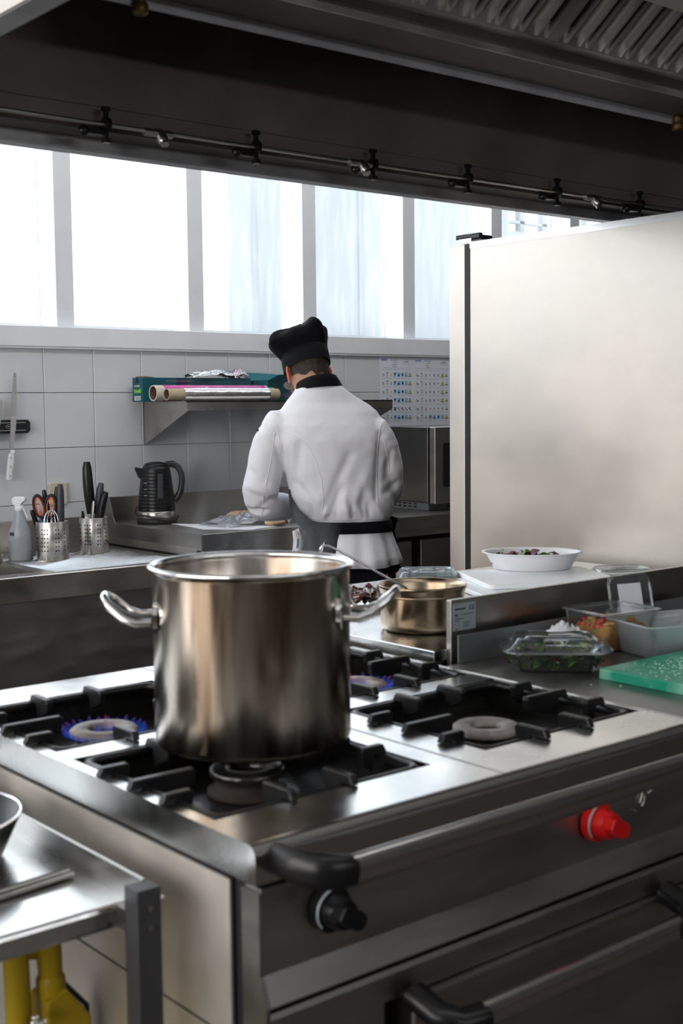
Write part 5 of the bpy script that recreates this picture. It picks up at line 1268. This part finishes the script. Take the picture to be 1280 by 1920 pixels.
# apron: waistband all round and a panel over the front and left hip
MB().loft([ell(.030, .02, .918, .163, .131, rot=BR), ell(.030, .02, .920, .166, .134, rot=BR), ell(.028, .02, .962, .163, .132, rot=BR), ell(.028, .02, .964, .157, .126, rot=BR)], False).build('apron_band', 'cloth_b', ck_)
ap = []
a0, a1 = math.radians(-12), math.radians(212)
for i, (z, g) in enumerate(((1.09, .010), (1.02, .020), (.964, .016), (.918, .018), (.84, .036), (.70, .048), (.50, .060), (.34, .066))):
    ring = []
    for k in range(50):
        a = a0 + (a1 - a0) * k / 49
        if z > 1.0: a = math.radians(60) + (math.radians(185) - math.radians(60)) * k / 49
        hw, hd_ = .160 + g, .128 + g
        if 0.96 < z < 1.1: hw += .035 + .02 * (z - .96) / .1; hd_ += .022
        x, y = hw * math.cos(a), hd_ * math.sin(a); q = 1 + .02 * math.sin(a * 13) * (i > 3)
        x *= q; y *= q
        ring.append((.026 + x * math.cos(BR) - y * math.sin(BR) - (.02 if z > .96 else 0), .02 + x * math.sin(BR) + y * math.cos(BR), z))
    ap.append(ring)
ao = MB().loft(ap, False, True, False).build('apron', 'cloth_b', ck_); mo = ao.modifiers.new('t', 'SOLIDIFY'); mo.thickness = .003
tr = MB().loft([ell(.022, .02, .93, .150, .118, rot=BR), ell(.022, .02, .84, .186, .140, rot=BR), ell(.022, .02, .78, .192, .138, rot=BR)])
for s in (-1, 1):
    hx = .022 + s * .088
    tr.tube([(hx, .02, .84), (hx + s * .008, .02, .66), (hx + s * .014, .03, .45), (hx + s * .016, .03, .25), (hx + s * .018, .035, .085)], [.100, .092, .080, .074, .068], 20)
to = tr.build('trousers', 'cloth_b', ck_); remesh(to, .009, 3, lambda c, n: .004 * noise.noise(c * 14))
for s in (-1, 1):
    hx = .022 + s * .11
    sh_ = MB(); sh_.loft([[(hx + s * .0 + w * math.cos(a) , .02 + y0 + l * math.sin(a), z) for a in [2 * PI * k / 28 for k in range(28)]] for (z, w, l, y0) in ((.0, .046, .135, .06), (.02, .049, .140, .06), (.045, .047, .130, .055), (.075, .042, .09, .02), (.10, .040, .06, .0))])
    sh_.build('shoe', 'black', ck_)
MB().box(.165, .169, -.06, -.052, .735, .752).build('trouser_tag', 'orange', ck_)
tw = MB(); V = []; F = []
for i in range(14):
    for j in range(6):
        u, v = i / 13, j / 5
        V.append((-.222 + .022 * math.sin(u * 3) + (v - .5) * .045 * (1 - .5 * u) + .03 * u, -.13 + .010 * math.sin(v * 5 + u * 4), .78 + .155 * u + .01 * v))
for i in range(13):
    for j in range(5): F.append((i * 6 + j, i * 6 + j + 1, (i + 1) * 6 + j + 1, (i + 1) * 6 + j))
tw.add(V, F, True); two = tw.build('towel', ['cloth_w', 'ink_r', 'teal_l'], ck_); mo = two.modifiers.new('t', 'SOLIDIFY'); mo.thickness = .004
for p in two.data.polygons:
    j = p.index % 5; i = p.index // 5
    p.material_index = 1 if (j == 3 and (i in (4, 5) or i == 11)) else 2 if (j == 2 and 7 <= i <= 9) else 0
two['label'] = 'white towel with red and green stripes tucked at the hip'

# ================================================================== STEAM
sm = bpy.data.materials.new('steam'); sm.use_nodes = True; nt = sm.node_tree; N = nt.nodes; L = nt.links
N.remove(N['Principled BSDF']); out = N['Material Output']
vs = N.new('ShaderNodeVolumePrincipled'); vs.inputs['Color'].default_value = (.95, .96, 1, 1); vs.inputs['Anisotropy'].default_value = .3
tc = N.new('ShaderNodeTexCoord'); mp = N.new('ShaderNodeMapping'); mp.inputs['Scale'].default_value = (1, 1, .45)
n1 = N.new('ShaderNodeTexNoise'); n1.inputs['Scale'].default_value = 10; n1.inputs['Detail'].default_value = 3; n1.inputs['Distortion'].default_value = 1.2
L.new(tc.outputs['Object'], mp.inputs[0]); L.new(mp.outputs[0], n1.inputs['Vector'])
mr = N.new('ShaderNodeMapRange'); mr.inputs[1].default_value = .50; mr.inputs[2].default_value = .72; mr.inputs[3].default_value = 0; mr.inputs[4].default_value = 7
L.new(n1.outputs['Fac'], mr.inputs[0])
sx = N.new('ShaderNodeSeparateXYZ'); L.new(tc.outputs['Generated'], sx.inputs[0])
fz = N.new('ShaderNodeMapRange'); fz.inputs[1].default_value = 0.25; fz.inputs[2].default_value = 1.0; fz.inputs[3].default_value = 1; fz.inputs[4].default_value = 0
L.new(sx.outputs[2], fz.inputs[0])
vl = N.new('ShaderNodeVectorMath'); vl.operation = 'LENGTH'; cmb = N.new('ShaderNodeCombineXYZ')
for q in (0, 1):
    s_ = N.new('ShaderNodeMath'); s_.operation = 'SUBTRACT'; L.new(sx.outputs[q], s_.inputs[0]); s_.inputs[1].default_value = .5; L.new(s_.outputs[0], cmb.inputs[q])
L.new(cmb.outputs[0], vl.inputs[0])
fr_ = N.new('ShaderNodeMapRange'); fr_.inputs[1].default_value = .2; fr_.inputs[2].default_value = .5; fr_.inputs[3].default_value = 1; fr_.inputs[4].default_value = 0
L.new(vl.outputs['Value'], fr_.inputs[0])
m1 = N.new('ShaderNodeMath'); m1.operation = 'MULTIPLY'; L.new(mr.outputs[0], m1.inputs[0]); L.new(fz.outputs[0], m1.inputs[1])
m2 = N.new('ShaderNodeMath'); m2.operation = 'MULTIPLY'; L.new(m1.outputs[0], m2.inputs[0]); L.new(fr_.outputs[0], m2.inputs[1])
L.new(m2.outputs[0], vs.inputs['Density']); L.new(vs.outputs[0], out.inputs['Volume'])
stm = MB().lathe([(.120, 0), (.135, .08), (.145, .25), (.12, .42)], (0, 0, 0), 32, cap=True).build('steam', sm, None, loc=(PX, PY, 1.09))
tag(stm, 'faint steam rising from the tall stockpot', 'steam', kind='stuff')
